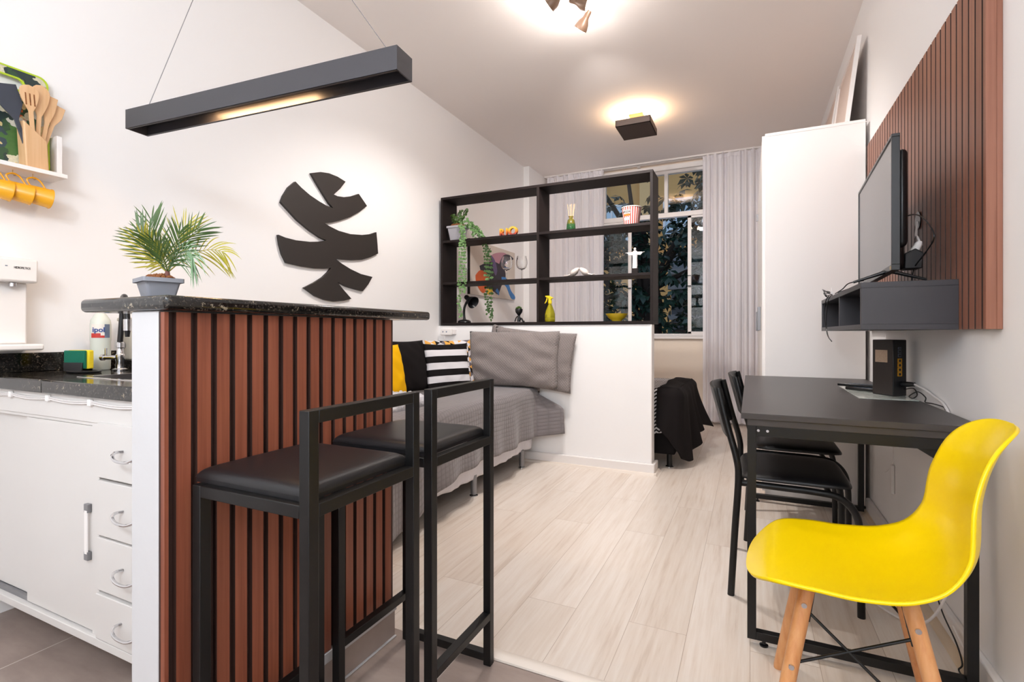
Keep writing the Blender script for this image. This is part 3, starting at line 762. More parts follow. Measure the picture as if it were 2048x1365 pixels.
# shelf with cutting board, block, mugs
sf = thing('wall_shelf', 'small white wall shelf with hooks high on the left kitchen wall', 'shelf', (-2.36, .75, 1.576))
MB().box(-2.419, -2.301, .45, .993, 1.576, 1.591).build('shelf_board', m_white, sf, bevel=.001)
MB().box(-2.419, -2.340, .976, .9925, 1.5915, 1.738).build('end_panel', m_white, sf, bevel=.001)
for y in (.80, .853, .908, .745): MB().tube(smooth_path([(-2.345, y, 1.5757), (-2.345, y, 1.562), (-2.345, y + .004, 1.556), (-2.345, y + .008, 1.560)], 4), .0014, 6).build('hook', m_brass, sf)
cbd = thing('cutting_board', 'lime-edged cutting board printed with vegetables leaning on the wall above the shelf', 'cutting board', (-2.40, .80, 1.5915))
def rrect(y0, y1, z0, z1, r, n=5):
    out = []
    for cx, cz, a0 in ((y1 - r, z1 - r, 0), (y0 + r, z1 - r, 90), (y0 + r, z0 + r, 180), (y1 - r, z0 + r, 270)):
        for k in range(n + 1):
            a = radians(a0 + 90 * k / n); out.append((cx + r * cos(a), cz + r * sin(a)))
    return out
def leanX(z): return -2.385 - (z - 1.5915) * .04
def ringprism(mb, outer, inner, xoff, t, mi=0):
    n = len(outer); vs = []
    for ring in (outer, inner):
        for dx in (0, t):
            for y, z in ring: vs.append((leanX(z) + xoff + dx, y, z))
    fs = []
    for j in range(n):
        k = (j + 1) % n
        fs += [(j, k, n + k, n + j), (2 * n + j, 3 * n + j, 3 * n + k, 2 * n + k), (j, 2 * n + j, 2 * n + k, k), (n + j, n + k, 3 * n + k, 3 * n + j)]
    mb.add(vs, fs, mi); return mb
bo = rrect(.72, .972, 1.5925, 1.957, .03); bi = rrect(.726, .966, 1.5985, 1.951, .027)
ho = rrect(.735, .905, 1.875, 1.925, .022); hi = rrect(.741, .899, 1.881, 1.919, .018)
# face with handle hole: upper band, lower area, sides
b = MB(); ringprism(b, bi, [((y - .846) * 0.78 + .82 if False else min(max(y, .735), .905), min(max(z, 1.875), 1.925)) for y, z in bi], 0, .006)
b.build('printed_face', m_food, cbd, recalc=True)
b = MB(); ringprism(b, bo, bi, -.001, .008); ringprism(b, ho, hi, -.001, .008); b.build('rim', m_lime, cbd)
ub = thing('utensil_block', 'bamboo utensil holder standing on the white shelf before the printed cutting board', 'utensil holder', (-2.345, .91, 1.5915))
b = MB(); hw = .031
b.add([(-2.374, .880, 1.592), (-2.318, .880, 1.592), (-2.318, .945, 1.592), (-2.374, .945, 1.592), (-2.374, .872, 1.755), (-2.318, .872, 1.755), (-2.318, .940, 1.700), (-2.374, .940, 1.700)], [(0, 3, 2, 1), (0, 1, 5, 4), (1, 2, 6, 5), (2, 3, 7, 6), (3, 0, 4, 7), (4, 5, 6, 7)])
b.build('holder', m_bamboo, ub, bevel=.004)
def utensil(name, label, c, L, head, lean, mat, slots=False, sq=False, hw=.027):
    t = thing(name, label, 'utensil', Vector(c), group=None)
    M = rotM(0, 0, 0); d = Vector((0, sin(radians(lean)), cos(radians(lean)))); s = Vector((0, cos(radians(lean)), -sin(radians(lean))))
    prof = []; N = 48
    for i in range(N + 1):
        q = i / N; wv = .0065
        if q > 1 - head:
            h = (q - (1 - head)) / head
            wv = (.0065 + (hw - .0065) * min(1, h * 2.2)) if sq else .0065 + (hw - .0065) * sin(min(1, h * 1.35) * pi / 2)
            if not sq and h > .72: wv = hw * sqrt(max(0.0, 1 - ((h - .72) / .28) ** 2)) + .0005
        prof.append((q, wv))
    poly = [Vector(c) + d * L * q + s * wv for q, wv in prof] + [Vector(c) + d * L * q - s * wv for q, wv in reversed(prof)]
    n = len(poly); vs = [p + Vector((-.003, 0, 0)) for p in poly] + [p + Vector((.003, 0, 0)) for p in poly]
    K = N + 1; fs = []
    for i in range(N):
        a, b2, c2, d2 = i, i + 1, n - 2 - i, n - 1 - i
        fs += [(a, b2, c2, d2), (n + d2, n + c2, n + b2, n + a)]
    fs += [(i, (i + 1) % n, n + (i + 1) % n, n + i) for i in range(n)]
    mb = MB(); mb.add(vs, fs); mb.build('blade', mat, t, bevel=.001)
    if slots:
        mb = MB()
        for k in (-1, 0, 1):
            cc = Vector(c) + d * L * .80 + s * .012 * k + Vector((.0032, 0, 0))
            mb.obox(cc, (.0006, .0038, .042), Matrix((Vector((1, 0, 0)), s, d)).transposed())
        mb.build('slot', m_moss, t)
    return t
utensil('slotted_spoon', 'slotted bamboo spoon in the utensil holder, its three slots facing out', (-2.322, .905, 1.63), .255, .36, -4, m_bamboo, True)
utensil('wooden_spoon', 'plain wide bamboo spoon behind the slotted spoon', (-2.338, .915, 1.63), .275, .42, 3, m_bamboo, hw=.026)
utensil('wooden_fork', 'narrow bamboo spatula leaning right in the utensil holder', (-2.350, .925, 1.62), .262, .40, 9, m_bamboo, sq=True, hw=.017)
utensil('spatula', 'squared bamboo turner leaning farthest right in the utensil holder', (-2.362, .928, 1.62), .245, .33, 15, m_bamboo, sq=True, hw=.02)
utensil('turner', 'dark nylon turner leaning left out of the utensil holder', (-2.334, .893, 1.64), .235, .5, -17, m_nylon, sq=True, hw=.034)
def mug(c, label):
    t = thing('enamel_mug', label, 'mug', c, group='yellow mugs hanging under the white shelf', local=True)
    M = dirM((0.1, 1, -.12))
    b = MB().lathe([(.0001, .0), (.029, .0), (.0315, .003), (.0345, .060), (.0365, .063), (.0365, .066), (.0335, .065), (.0305, .006), (.0001, .004)], (0, 0, -.052), 28, M, caps=False)
    b.build('cup', m_mug, t, angle=50)
    pts = smooth_path([M @ Vector((0, 0, .010)) + Vector((0, 0, -.024)), Vector((0, .000, -.004)), Vector((0, .017, .0075)), Vector((0, .036, .0)), M @ Vector((0, 0, .052)) + Vector((0, 0, -.022))], 6)
    MB().tube(pts, .003, 8).build('handle', m_mug, t)
    return t
mg = mug((-2.345, .892, 1.556), 'rightmost yellow enamel mug hanging by its handle under the white shelf')
copy_tree(mg, (-2.345, .836, 1.556), label='middle yellow enamel mug of the three visible under the white shelf')
copy_tree(mg, (-2.345, .782, 1.556), label='leftmost yellow enamel mug, cut by the left edge of the photo')
# ------------------------------------------------------------------ black leaf sculpture on the left wall
LEAF = [(2.24,1.971),(2.315,1.999),(2.384,2.011),(2.457,2.01),(2.528,1.997),(2.48,1.938),(2.425,1.887),(2.457,1.884),(2.513,1.892),(2.581,1.914),(2.652,1.948),(2.733,1.884),(2.662,1.829),(2.572,1.774),(2.476,1.73),(2.411,1.706),(2.347,1.689),(2.384,1.678),(2.466,1.663),(2.572,1.66),(2.683,1.674),(2.769,1.695),(2.83,1.72),(2.841,1.641),(2.848,1.57),(2.769,1.533),(2.683,1.504),(2.591,1.489),(2.513,1.482),(2.44,1.478),(2.494,1.454),(2.572,1.428),(2.673,1.405),(2.789,1.397),(2.747,1.341),(2.692,1.289),(2.611,1.297),(2.533,1.308),(2.455,1.331),(2.504,1.289),(2.582,1.23),(2.513,1.213),(2.429,1.203),(2.349,1.209),(2.273,1.228),(2.187,1.272),(2.264,1.309),(2.332,1.349),(2.376,1.386),(2.402,1.415),(2.349,1.404),(2.273,1.397),(2.168,1.397),(2.062,1.404),(2.033,1.45),(2.015,1.502),(2.006,1.556),(2.054,1.548),(2.129,1.545),(2.232,1.553),(2.298,1.565),(2.362,1.583),(2.315,1.59),(2.232,1.62),(2.137,1.665),(2.069,1.712),(2.024,1.743),(2.04,1.784),(2.076,1.842),(2.124,1.888),(2.168,1.863),(2.232,1.835),(2.306,1.814),(2.358,1.803),(2.42,1.798),(2.384,1.822),(2.332,1.873),(2.281,1.925)]
o = MB().prism(LEAF, -2.4195, -2.402, 'YZ').build('leaf_wall_sculpture', m_leafblack, origin=(-2.41, 2.42, 1.2), bevel=.001)
tag(o, 'flat black cut-out leaf sculpture mounted on the white left wall', 'wall sculpture')

# ------------------------------------------------------------------ pendant
pa = Vector((-.878, 1.118, 0)); pb = Vector((-2.006, 1.032, 0)); ax = (pb - pa).normalized(); sd_ = Vector((-ax.y, ax.x, 0))
if sd_.y < 0: sd_ = -sd_
LP = (pb - pa).length; pz0, pz1 = 1.727, 1.795; wd = .078
pn = thing('linear_pendant_lamp', 'long black rectangular pendant lamp hanging on thin wires over the bar', 'pendant lamp', (-1.44, 1.1, pz0))
PM = Matrix((ax, sd_, Vector((0, 0, 1)))).transposed()
def pbx(mb, a0, a1, s0, s1, z0, z1, mi=0):
    c = pa + ax * (a0 + a1) / 2 + sd_ * (s0 + s1) / 2 + Vector((0, 0, (z0 + z1) / 2)); return mb.obox(c, (a1 - a0, s1 - s0, z1 - z0), PM, mi)
m_pend = mk('pendant_black', '#3d3b3f', .42, bp=(260, .1, .001))
b = MB(); t_ = .0045
pbx(b, 0, LP, 0, t_, pz0, pz1); pbx(b, 0, LP, wd - t_, wd, pz0, pz1); pbx(b, 0, t_, t_, wd - t_, pz0, pz1); pbx(b, LP - t_, LP, t_, wd - t_, pz0, pz1)
pbx(b, 0, LP, t_, wd - t_, pz1 - .034, pz1 - .030)
pbx(b, 0, LP, 0, t_ + .004, pz0, pz0 + .003); pbx(b, 0, LP, wd - t_ - .004, wd, pz0, pz0 + .003)
b.build('housing', m_pend, pn, bevel=.0008)
b = MB(); pbx(b, .36, .80, .026, .050, pz1 - .0375, pz1 - .0345); b.build('light_strip', m_strip, pn)
apx = Vector((-1.844, 1.41, ZC))
for a in (.045, LP - .050):
    p = pa + ax * a + sd_ * wd / 2 + Vector((0, 0, pz1))
    MB().tube([p - UP * .002, p + UP * .006], .003, 8).tube([p, apx - UP * .03], .0013, 6).build('suspension_wire', m_greymetal, pn)
MB().lathe([(.05, -.028), (.055, -.024), (.055, 0)], apx - UP * .0005, 24).build('canopy', m_pend, pn)
b = MB(); pts = smooth_path([pa + ax * .50 + sd_ * .04 + UP * (pz1 + .002), pa + ax * .55 + sd_ * .03 + UP * (pz1 + .010), pa + ax * .62 + sd_ * .03 + UP * (pz1 + .004), pa + ax * .75 + sd_ * .03 + UP * (pz1 + .004)], 5)
b.tube(pts, .003, 6); b.build('feed_cord', m_blackplastic, pn)

# ------------------------------------------------------------------ ceiling spots
def spot(base_pt, p0, d, ld, parent, ang=118):
    d = Vector(d).normalized(); M = dirM(d); p0 = Vector(p0)
    b = MB().lathe([(.001, -.064), (.015, -.063), (.017, -.056), (.0175, -.03), (.020, -.018), (.033, .006), (.040, .034), (.0405, .044), (.038, .044), (.034, .02), (.016, -.012), (.001, -.014)], p0, 26, M, caps=False)
    h = b.build('spot_head', m_spot, parent, angle=50)
    b = MB(); b.lathe([(.001, -.012), (.014, -.010), (.026, .014), (.036, .036), (.034, .047), (.02, .053), (.001, .055)], p0, 26, M, caps=False); b.build('bulb', m_bulb, h)
    MB().tube([p0 - d * .045, base_pt], .006, 8).build('arm', m_brass, h)
    cone('spot_source', p0 + d * .07, ld, ang, 54.0, SOFT); point('spot_glow_source', p0 + d * .10, .035, 2.6, SOFT)
sp = thing('ceiling_spotlight', 'warm lit spotlight fixture with adjustable bullet heads on the ceiling', 'ceiling light', (-.93, 2.62, ZC))
MB().box(-1.02, -.84, 2.56, 2.68, 2.948, ZC - .0005).build('base_plate', m_spot, sp, bevel=.004)
spot((-.98, 2.60, 2.95), (-.985, 2.655, 2.868), (-.75, .1, -.42), (-.3, .15, -1), sp)
spot((-.88, 2.64, 2.95), (-.865, 2.735, 2.868), (.86, .25, -.35), (.25, .6, -1), sp)
spot((-.86, 2.66, 2.95), (-.90, 2.915, 2.868), (-.58, .32, -.62), (-.05, 1, -.48), sp, 86)
# arm reaching the third head
MB().tube([(-.86, 2.66, 2.958), (-.866, 2.86, 2.945), (-.873, 2.885, 2.905)], .006, 8).build('arm', m_brass, sp)

# box uplight
bl = thing('ceiling_box_lamp', 'dark square ceiling lamp glowing warmly upward between the shelf and the window', 'ceiling light', (-.915, 4.52, 2.80))
b = MB(); x0, x1, y0, y1 = -1.06, -.762, 4.352, 4.69; z0, z1 = 2.795, 2.851
b.box(x0, x1, y0, y1, z0, z0 + .004); b.box(x0, x0 + .004, y0, y1, z0, z1); b.box(x1 - .004, x1, y0, y1, z0, z1); b.box(x0, x1, y0, y0 + .004, z0, z1); b.box(x0, x1, y1 - .004, y1, z0, z1)
b.build('shade_box', m_darkfix, bl)
MB().box(-.985, -.865, 4.55, 4.69, 2.950, 2.9695).build('ceiling_plate', m_darkbrass, bl, bevel=.001)
for x in (-.955, -.895): MB().tube([(x, 4.60, 2.80), (x, 4.62, 2.957)], .004, 8).build('stem', m_darkbrass, bl)
MB().tube([(-1.0, 4.46, 2.822), (-.83, 4.46, 2.822)], .012, 12).build('bulb', m_bulb, bl)

for nm, lb, P in (('fill_globe_lamp', 'added globe fill lamp hanging unseen over the kitchen behind the camera', Vector((-.75, -.70, 2.05))), ('fill_globe_lamp', 'added globe fill lamp hanging unseen by the entrance behind the camera, nearer the right wall', Vector((.05, -.85, 2.05)))):
    kl = thing(nm, lb, 'ceiling light', P + Vector((0, 0, .92)), group='added fill lamps behind the camera')  # unseen fixtures added to carry the two fill lights
    MB().tube([P + Vector((0, 0, .19)), P + Vector((0, 0, .90))], .006, 8).build('rod', m_brass, kl)
    MB().lathe([(.05, .895), (.055, .90), (.055, .9195)], P, 24).build('canopy', m_brass, kl)
    MB().lathe([(.035, .17), (.035, .195), (.006, .20)], P, 20).build('collar', m_brass, kl)
    MB().sphere(P, .045, 10).build('bulb', m_fillbulb, kl)

# ------------------------------------------------------------------ open shelf unit on the partition
su = thing('shelf_unit', 'black open shelf unit with six compartments standing on the white partition wall', 'shelf unit', (-1.5, 3.75, 1.066))
Y0, Y1 = 3.632, 3.862; t_ = .020; XA, XB = -2.388, -.618; ZB, ZT = 1.0665, 2.157
MB().box(XA, XB, Y0, Y1, ZT - t_, ZT).build('top_board', m_blackwood, su, bevel=.001)
MB().box(XA, XB, Y0, Y1, ZB, ZB + .022).build('bottom_board', m_blackwood, su, bevel=.001)
for x in (XA, XB - t_): MB().box(x, x + t_, Y0, Y1, ZB + .022, ZT - t_).build('side_panel', m_blackwood, su, bevel=.001)
MB().box(-1.504, -1.484, Y0 + .0005, Y1, ZB + .022, ZT - t_).build('divider', m_blackwood, su, bevel=.001)
for zt in (1.788, 1.432):
    for xa, xb in ((XA + t_, -1.504), (-1.484, XB - t_)): MB().box(xa, xb, Y0 + .001, Y1, zt - t_, zt).build('shelf_board', m_blackwood, su, bevel=.001)
Z1, Z2, Z3 = 1.7885, 1.4325, 1.0890
# popcorn bucket
P = Vector((-.785, 3.715, Z1)); pc = thing('popcorn_bucket', 'red and white striped popcorn bucket on the top right shelf', 'bucket', P)
b = MB().lathe([(.0525, 0), (.054, .004), (.070, .128)], P, 96, mfun=lambda i, j: (j // 2) % 2, caps=False); b.lathe([(.051, .001), (.0675, .126)], P, 48, mi=1, caps=False); b.lathe([(.0001, .003), (.053, .003)], P, 48, mi=1, caps=False)
b.build('bucket', [m_red, m_paper], pc, angle=60)
b = MB(); b.lathe([(.0695, .126), (.073, .128), (.073, .133), (.069, .133), (.068, .128)], P, 64); b.build('rim', m_paper, pc)
def arcpanel(a0, a1, z0, z1, off, mat, name):
    def fn(u, v):
        a = radians(a0 + (a1 - a0) * u); z = z0 + (z1 - z0) * v; r = .054 + (.070 - .054) * (z - .004) / .124 + off
        return P + Vector((r * cos(a), r * sin(a), z))
    return MB().grid(fn, 10, 3).build(name, mat, pc, angle=180)
arcpanel(-138, -88, .064, .076, .0010, m_orangeband, 'band')
arcpanel(-140, -86, .080, .104, .0008, m_paper, 'name_panel')
arcpanel(-134, -92, .034, .052, .0008, m_paper, 'lower_panel')
for k, ch in enumerate('FRESH'):
    a = radians(-134 + k * 10.6); r = .0685
    Mz = Matrix.Rotation(a + pi / 2, 3, 'Z') @ rotM(90, 0, 0)
    text_mesh(ch, .021, m_ink, 'letter', pc, P + Vector((r * cos(a), r * sin(a), .092)), Mz, .0002, .8, .0008)
for k, ch in enumerate('POPCORN'):
    a = radians(-133 + k * 7.0); r = .0658
    Mz = Matrix.Rotation(a + pi / 2, 3, 'Z') @ rotM(90, 0, 0)
    text_mesh(ch, .010, m_red, 'letter', pc, P + Vector((r * cos(a), r * sin(a), .070)), Mz, .0002, .9, .0002)
# reed diffuser
P = Vector((-1.245, 3.70, Z1)); df = thing('reed_diffuser', 'green glass reed diffuser with wooden sticks on the top right shelf', 'diffuser', P)
b = MB().lathe([(.001, .001), (.033, .001), (.036, .006), (.033, .05), (.026, .082), (.016, .092), (.0135, .094), (.0135, .104), (.019, .107), (.019, .112), (.012, .112)], P, 28, mfun=lambda i, j: 0 if i < 3 else 1, caps=False)
b.build('bottle', [m_greenglass, m_olive], df, angle=60)
for dx, dy in ((-.028, 0), (-.012, .01), (.006, -.006), (.018, .008), (.030, 0)):
    MB().tube([P + Vector((dx * .2, dy * .2, .03)), P + Vector((dx, dy, .205))], .0018, 6).build('reed', m_bamboo, df)
# RIO letters
for ch, dx, dz, lb in (('R', -.056, 0, 'multicoloured letter R of the RIO letters on the top left shelf'), ('I', -.011, .002, 'multicoloured letter I between the R and the O on the top left shelf'), ('O', .044, .0, 'multicoloured letter O of the RIO letters, largest and rightmost')):
    P = Vector((-1.775 + dx, 3.70, Z1)); t = thing('decor_letter', lb, 'letter', P, group='RIO letters on the top left shelf')
    tt = NT('rio_' + ch); v = tt.coords('Position'); s = tt.n.new('ShaderNodeSeparateXYZ'); tt.link(v, s.inputs[0])
    f = tt.math('ADD', tt.math('MULTIPLY', tt.math('SUBTRACT', s.outputs[2], Z1), 13), tt.math('MULTIPLY', tt.noise(v, 40, 2), .25))
    tt.col(tt.ramp(f, [(.12, '#4a3558'), (.34, '#a8402a'), (.6, '#d97a2a'), (.85, '#e6b83a'), (1, '#c9b04a')])); mm = tt.set(.35)
    o = text_mesh(ch, .098 if ch == 'O' else .085, mm, 'letter_body', t, P + Vector((0, -.012, .031 if ch != 'O' else .035)), rotM(90, 0, 0), .012, 1.0 if ch == 'O' else .8, .0035)
    zmin = min(v_.co.z for v_ in o.data.vertices); o.location.z -= zmin - .0002
# wine glasses
def wine(P, lb):
    t = thing('wine_glass', lb, 'wine glass', P, group='wine glasses on the middle left shelf', local=True)
    b = MB().lathe([(.0001, .0005), (.030, .0005), (.0305, .002), (.006, .006), (.0035, .012), (.0032, .075), (.006, .082), (.025, .088), (.039, .103), (.0465, .130), (.0455, .155), (.040, .180), (.0365, .193), (.0355, .193), (.0390, .180), (.0443, .155), (.0453, .130), (.038, .105), (.023, .091), (.0001, .088)], (0, 0, 0), 36, caps=False)
    b.build('glass', m_glass, t, angle=60); return t
wg = wine(Vector((-1.800, 3.71, Z2)), 'left clear wine glass, standing in front of the painting')
copy_tree(wg, Vector((-1.672, 3.725, Z2)), label='right clear wine glass, against the bare wall beside the pilaster')
# remote on same shelf (black small thing by the divider)
o = MB().box(-1.56, -1.506, 3.78, 3.85, Z2, Z2 + .022).build('black_box', m_blackplastic, bevel=.003); tag(o, 'small black box tucked against the divider on the middle left shelf', 'box')
# white birds
def bird(P, s, lb):
    t = thing('bird_figurine', lb, 'figurine', P, group='white bird figurines')
    b = MB()
    pr = [(.000, 0), (.012, .004), (.026, .016), (.033, .034), (.030, .052), (.022, .068), (.016, .078), (.008, .086), (.0001, .09)]
    M = dirM((s * -.75, 0, .62)) @ Matrix.Diagonal((.75, 1, 1))
    b.lathe(pr, P + Vector((s * .030, 0, .012)), 20, M, caps=False)
    b.sphere(P + Vector((s * -.018, 0, .052)), .016, 8)
    b.tube([P + Vector((s * -.026, 0, .052)), P + Vector((s * -.041, 0, .046))], [.004, .0006], 8)
    b.tube([P + Vector((s * .030, 0, .018)), P + Vector((s * .058, 0, .012)), P + Vector((s * .085, 0, .018))], [.016, .010, .004], 10, flat=.5)
    b.build('body', m_porcelain, t, angle=60)
bird(Vector((-1.222, 3.71, Z2)), -1, 'left white bird figurine facing its partner on the middle right shelf')
bird(Vector((-1.142, 3.715, Z2)), 1, 'right white bird figurine facing its partner on the middle right shelf')
# white robed figure with outstretched arms
P = Vector((-.757, 3.70, Z2)); fg = thing('robed_figurine', 'small white robed figurine with outstretched arms on a dark plinth, middle right shelf', 'figurine', P)
b = MB(); b.box(P.x - .020, P.x + .024, P.y - .016, P.y + .016, P.z + .0002, P.z + .040); b.build('plinth', m_blackwood, fg, bevel=.002)
b = MB(); b.box(P.x - .016, P.x + .016, P.y - .013, P.y + .013, P.z + .040, P.z + .054)
b.lathe([(.019, .054), (.0185, .075), (.017, .11), (.019, .14), (.020, .155), (.014, .166), (.006, .170)], P, 18, Matrix.Diagonal((1, .75, 1)))
b.sphere(P + Vector((0, -.002, .180)), .0095, 8, (1, 1, 1.2))
for s in (-1, 1):
    b.prism([(P.x, P.z + .160), (P.x + s * .052, P.z + .158), (P.x + s * .055, P.z + .152), (P.x + s * .040, P.z + .136), (P.x + s * .018, P.z + .138)], P.y - .007, P.y + .007, 'XZ')
    b.tube([P + Vector((s * .050, 0, .154)), P + Vector((s * .069, 0, .157))], [.004, .0025], 8, flat=.6)
b.build('figure', m_figwhite, fg, angle=45)
# spray bottle
P = Vector((-1.418, 3.70, Z3)); sb = thing('spray_bottle', 'translucent yellow spray bottle standing right of the shelf divider', 'spray bottle', P)
b = MB().lathe([(.001, .0005), (.036, .0005), (.040, .005), (.040, .03), (.039, .032), (.040, .035), (.040, .06), (.039, .063), (.0385, .066), (.032, .09), (.018, .125), (.013, .138), (.013, .148), (.010, .148)], P, 28, caps=False)
b.build('bottle', m_yglass, sb, angle=60)
b = MB().lathe([(.015, .142), (.015, .166), (.011, .168)], P, 18)
b.prism([(P.x - .038, P.z + .206), (P.x - .036, P.z + .196), (P.x - .012, P.z + .186), (P.x - .010, P.z + .166), (P.x + .010, P.z + .166), (P.x + .014, P.z + .182), (P.x + .030, P.z + .184), (P.x + .022, P.z + .192), (P.x - .004, P.z + .206)], P.y - .010, P.y + .010, 'XZ')
b.build('spray_head', m_ypl, sb, bevel=.002)
b = MB(); b.prism([(P.x - .026, P.z + .194), (P.x - .034, P.z + .165), (P.x - .046, P.z + .146), (P.x - .040, P.z + .145), (P.x - .026, P.z + .160), (P.x - .017, P.z + .190)], P.y - .005, P.y + .005, 'XZ'); b.build('trigger', m_ypl, sb, bevel=.001)
MB().lathe([(.0001, .003), (.037, .003), (.0375, .034), (.0001, .034)], P, 24, caps=False).build('liquid', m_yglass, sb)
# bowl
P = Vector((-.893, 3.71, Z3)); o = MB().lathe([(.0001, .004), (.030, .0005), (.036, .001), (.036, .006), (.060, .024), (.080, .052), (.082, .056), (.078, .056), (.058, .030), (.030, .012), (.0001, .010)], P, 40, caps=False).build('bowl', m_ybowl, origin=P, angle=60)
tag(o, 'yellow ceramic bowl on the bottom right shelf', 'bowl')
# desk lamp
P = Vector((-2.215, 3.735, Z3)); dl = thing('desk_lamp', 'black desk lamp with curved neck on the bottom left shelf', 'desk lamp', P)
MB().lathe([(.056, 0), (.058, .006), (.054, .016), (.040, .024), (.014, .030), (.012, .036)], P, 32).build('base', m_blackplastic, dl)
pts = smooth_path([P + Vector((0, 0, .03)), P + Vector((-.004, 0, .09)), P + Vector((.006, -.005, .14)), P + Vector((.035, -.012, .185)), P + Vector((.052, -.016, .205))], 6)
MB().tube(pts, .0105, 12).build('neck', m_blackplastic, dl)
M = dirM((.72, -.25, -.42))
MB().lathe([(.001, -.058), (.016, -.056), (.022, -.045), (.022, -.008), (.030, .004), (.052, .050), (.054, .060), (.052, .060), (.028, .008), (.001, .004)], P + Vector((.060, -.018, .198)), 32, M, caps=False).build('lamp_shade', m_blackplastic, dl, angle=50)
# sitting figure planter
P = Vector((-1.690, 3.71, Z3)); sf_ = thing('planter_figure', 'small black sitting-figure planter with a succulent for hair on the bottom left shelf', 'planter', P)
b = MB(); b.tube([P + Vector((0, 0, .004)), P + Vector((0, 0, .030)), P + Vector((.002, 0, .060))], [.015, .013, .007], 12)
b.lathe([(.006, .050), (.014, .062), (.028, .082), (.031, .104), (.028, .108), (.024, .100)], P, 24)
b.tube(smooth_path([P + Vector((-.002, 0, .050)), P + Vector((-.022, .0, .040)), P + Vector((-.036, 0, .006))], 5), .005, 8)
b.tube(smooth_path([P + Vector((.006, -.008, .010)), P + Vector((.026, -.010, .030)), P + Vector((.040, -.010, .008)), P + Vector((.052, -.012, .006))], 5), .007, 8)
b.tube(smooth_path([P + Vector((.004, 0, .045)), P + Vector((.016, -.008, .035)), P + Vector((.026, -.010, .032))], 4), .0045, 8)
b.build('figure', m_blackplastic, sf_, angle=60)
b = MB()
for i in range(26):
    a = i * 2.4; r = .004 + .018 * (i / 26); b.sphere(P + Vector((r * cos(a), r * sin(a), .112 + .012 * (1 - i / 26))), .006, 4, (1, .5, 1.3), M=Matrix.Rotation(a, 3, 'Z'))
b.build('succulent', m_leaf, sf_)
# hanging plant
P = Vector((-2.268, 3.712, Z1)); hp = thing('trailing_plant', 'trailing string-of-coins plant in a ribbed grey pot on the top left shelf', 'potted plant', P)
trough(MB(), P, .095, .085, .135, .115, .125, lip=.008, liph=.016, rz=0).build('pot', m_potlight, hp, angle=30)
b = MB()
for i in range(11): z = .012 + i * .0088; w_ = .0475 + .020 * z / .125; b.box(P.x - w_ - .0008, P.x + w_ + .0008, P.y - (.0425 + .015 * z / .125) - .0012, P.y, P.z + z, P.z + z + .003)
b.build('ribbing', m_potlight, hp)
mossy(MB(), P + Vector((0, -.004, .124)), .062, .052, .026, 110, R, .009).build('moss', m_moss, hp)
rg = random.Random(5)
def coin(mb, p, r, nrm):
    M = dirM(nrm); n = 9; vs = [p] + [p + M @ Vector((r * cos(2 * pi * k / n), r * sin(2 * pi * k / n), .12 * r)) for k in range(n)]
    mb.add(vs, [(0, 1 + k, 1 + (k + 1) % n) for k in range(n)])
def strand(pts, dens=.0068, r0=.0105, name='strand'):
    pts = smooth_path(pts, 10); b = MB().tube(pts, .0013, 5); L = 0
    for i in range(1, len(pts)):
        L += (pts[i] - pts[i - 1]).length
        while L > dens:
            L -= dens; a = rg.random() * 6.28; off = Vector((cos(a), sin(a) * .8 - .3, rg.uniform(-.3, .3))) * .013
            q = pts[i] + off; coin(b, q, r0 * rg.uniform(.6, 1.15), (rg.uniform(-.5, .7), -1, rg.uniform(-.2, .6)))
    b.build(name, m_coin, hp, angle=180, recalc=False)
b0 = P + Vector((.03, -.02, .13))
strand([b0, P + Vector((.082, -.082, .10)), P + Vector((.098, -.106, .0)), P + Vector((.096, -.106, -.25)), P + Vector((.080, -.106, -.50)), P + Vector((.098, -.105, -.66))])
strand([b0, P + Vector((.10, -.078, .085)), P + Vector((.124, -.100, -.05)), P + Vector((.132, -.100, -.30)), P + Vector((.118, -.100, -.45))])
strand([b0 + Vector((.01, .03, 0)), P + Vector((.13, .05, .10)), P + Vector((.175, .105, .02)), P + Vector((.19, .155, -.12)), P + Vector((.195, .160, -.45)), P + Vector((.21, .160, -.62))])
strand([b0 + Vector((.01, .03, 0)), P + Vector((.15, .04, .12)), P + Vector((.21, .095, .02)), P + Vector((.235, .160, -.15)), P + Vector((.240, .160, -.55)), P + Vector((.246, .160, -.68))])
strand([b0 + Vector((.01, .04, 0)), P + Vector((.12, .05, .14)), P + Vector((.19, .07, .06)), P + Vector((.215, .13, -.06)), P + Vector((.215, .155, -.36))])
strand([b0, P + Vector((.05, .0, .20)), P + Vector((.11, .03, .16)), P + Vector((.16, .05, .06))], .007)
strand([b0, P + Vector((.08, .01, .17)), P + Vector((.13, .02, .10)), P + Vector((.15, .05, .00))], .007)
def sprig(a, c):
    pts = smooth_path([P + Vector((0, 0, .12)), P + Vector(a), P + Vector(c)], 6); b = MB().tube(pts, .0013, 5)
    for i in range(4, len(pts)):
        for s in (-1, 1): coin(b, pts[i] + Vector((s * .010, rg.uniform(-.01, .01), .004)), .012 * rg.uniform(.7, 1.1), (s * .5, -1, rg.uniform(-.1, .9)))
    b.build('sprig', m_leaf, hp, angle=180, recalc=False)
for a, c in (((-.03, -.01, .17), (-.045, -.01, .225)), ((.0, 0, .18), (.03, .0, .255)), ((.03, .01, .18), (.075, .02, .262)), ((-.01, -.02, .16), (-.01, -.02, .20)), ((.03, -.02, .16), (.06, -.02, .205))): sprig(a, c)

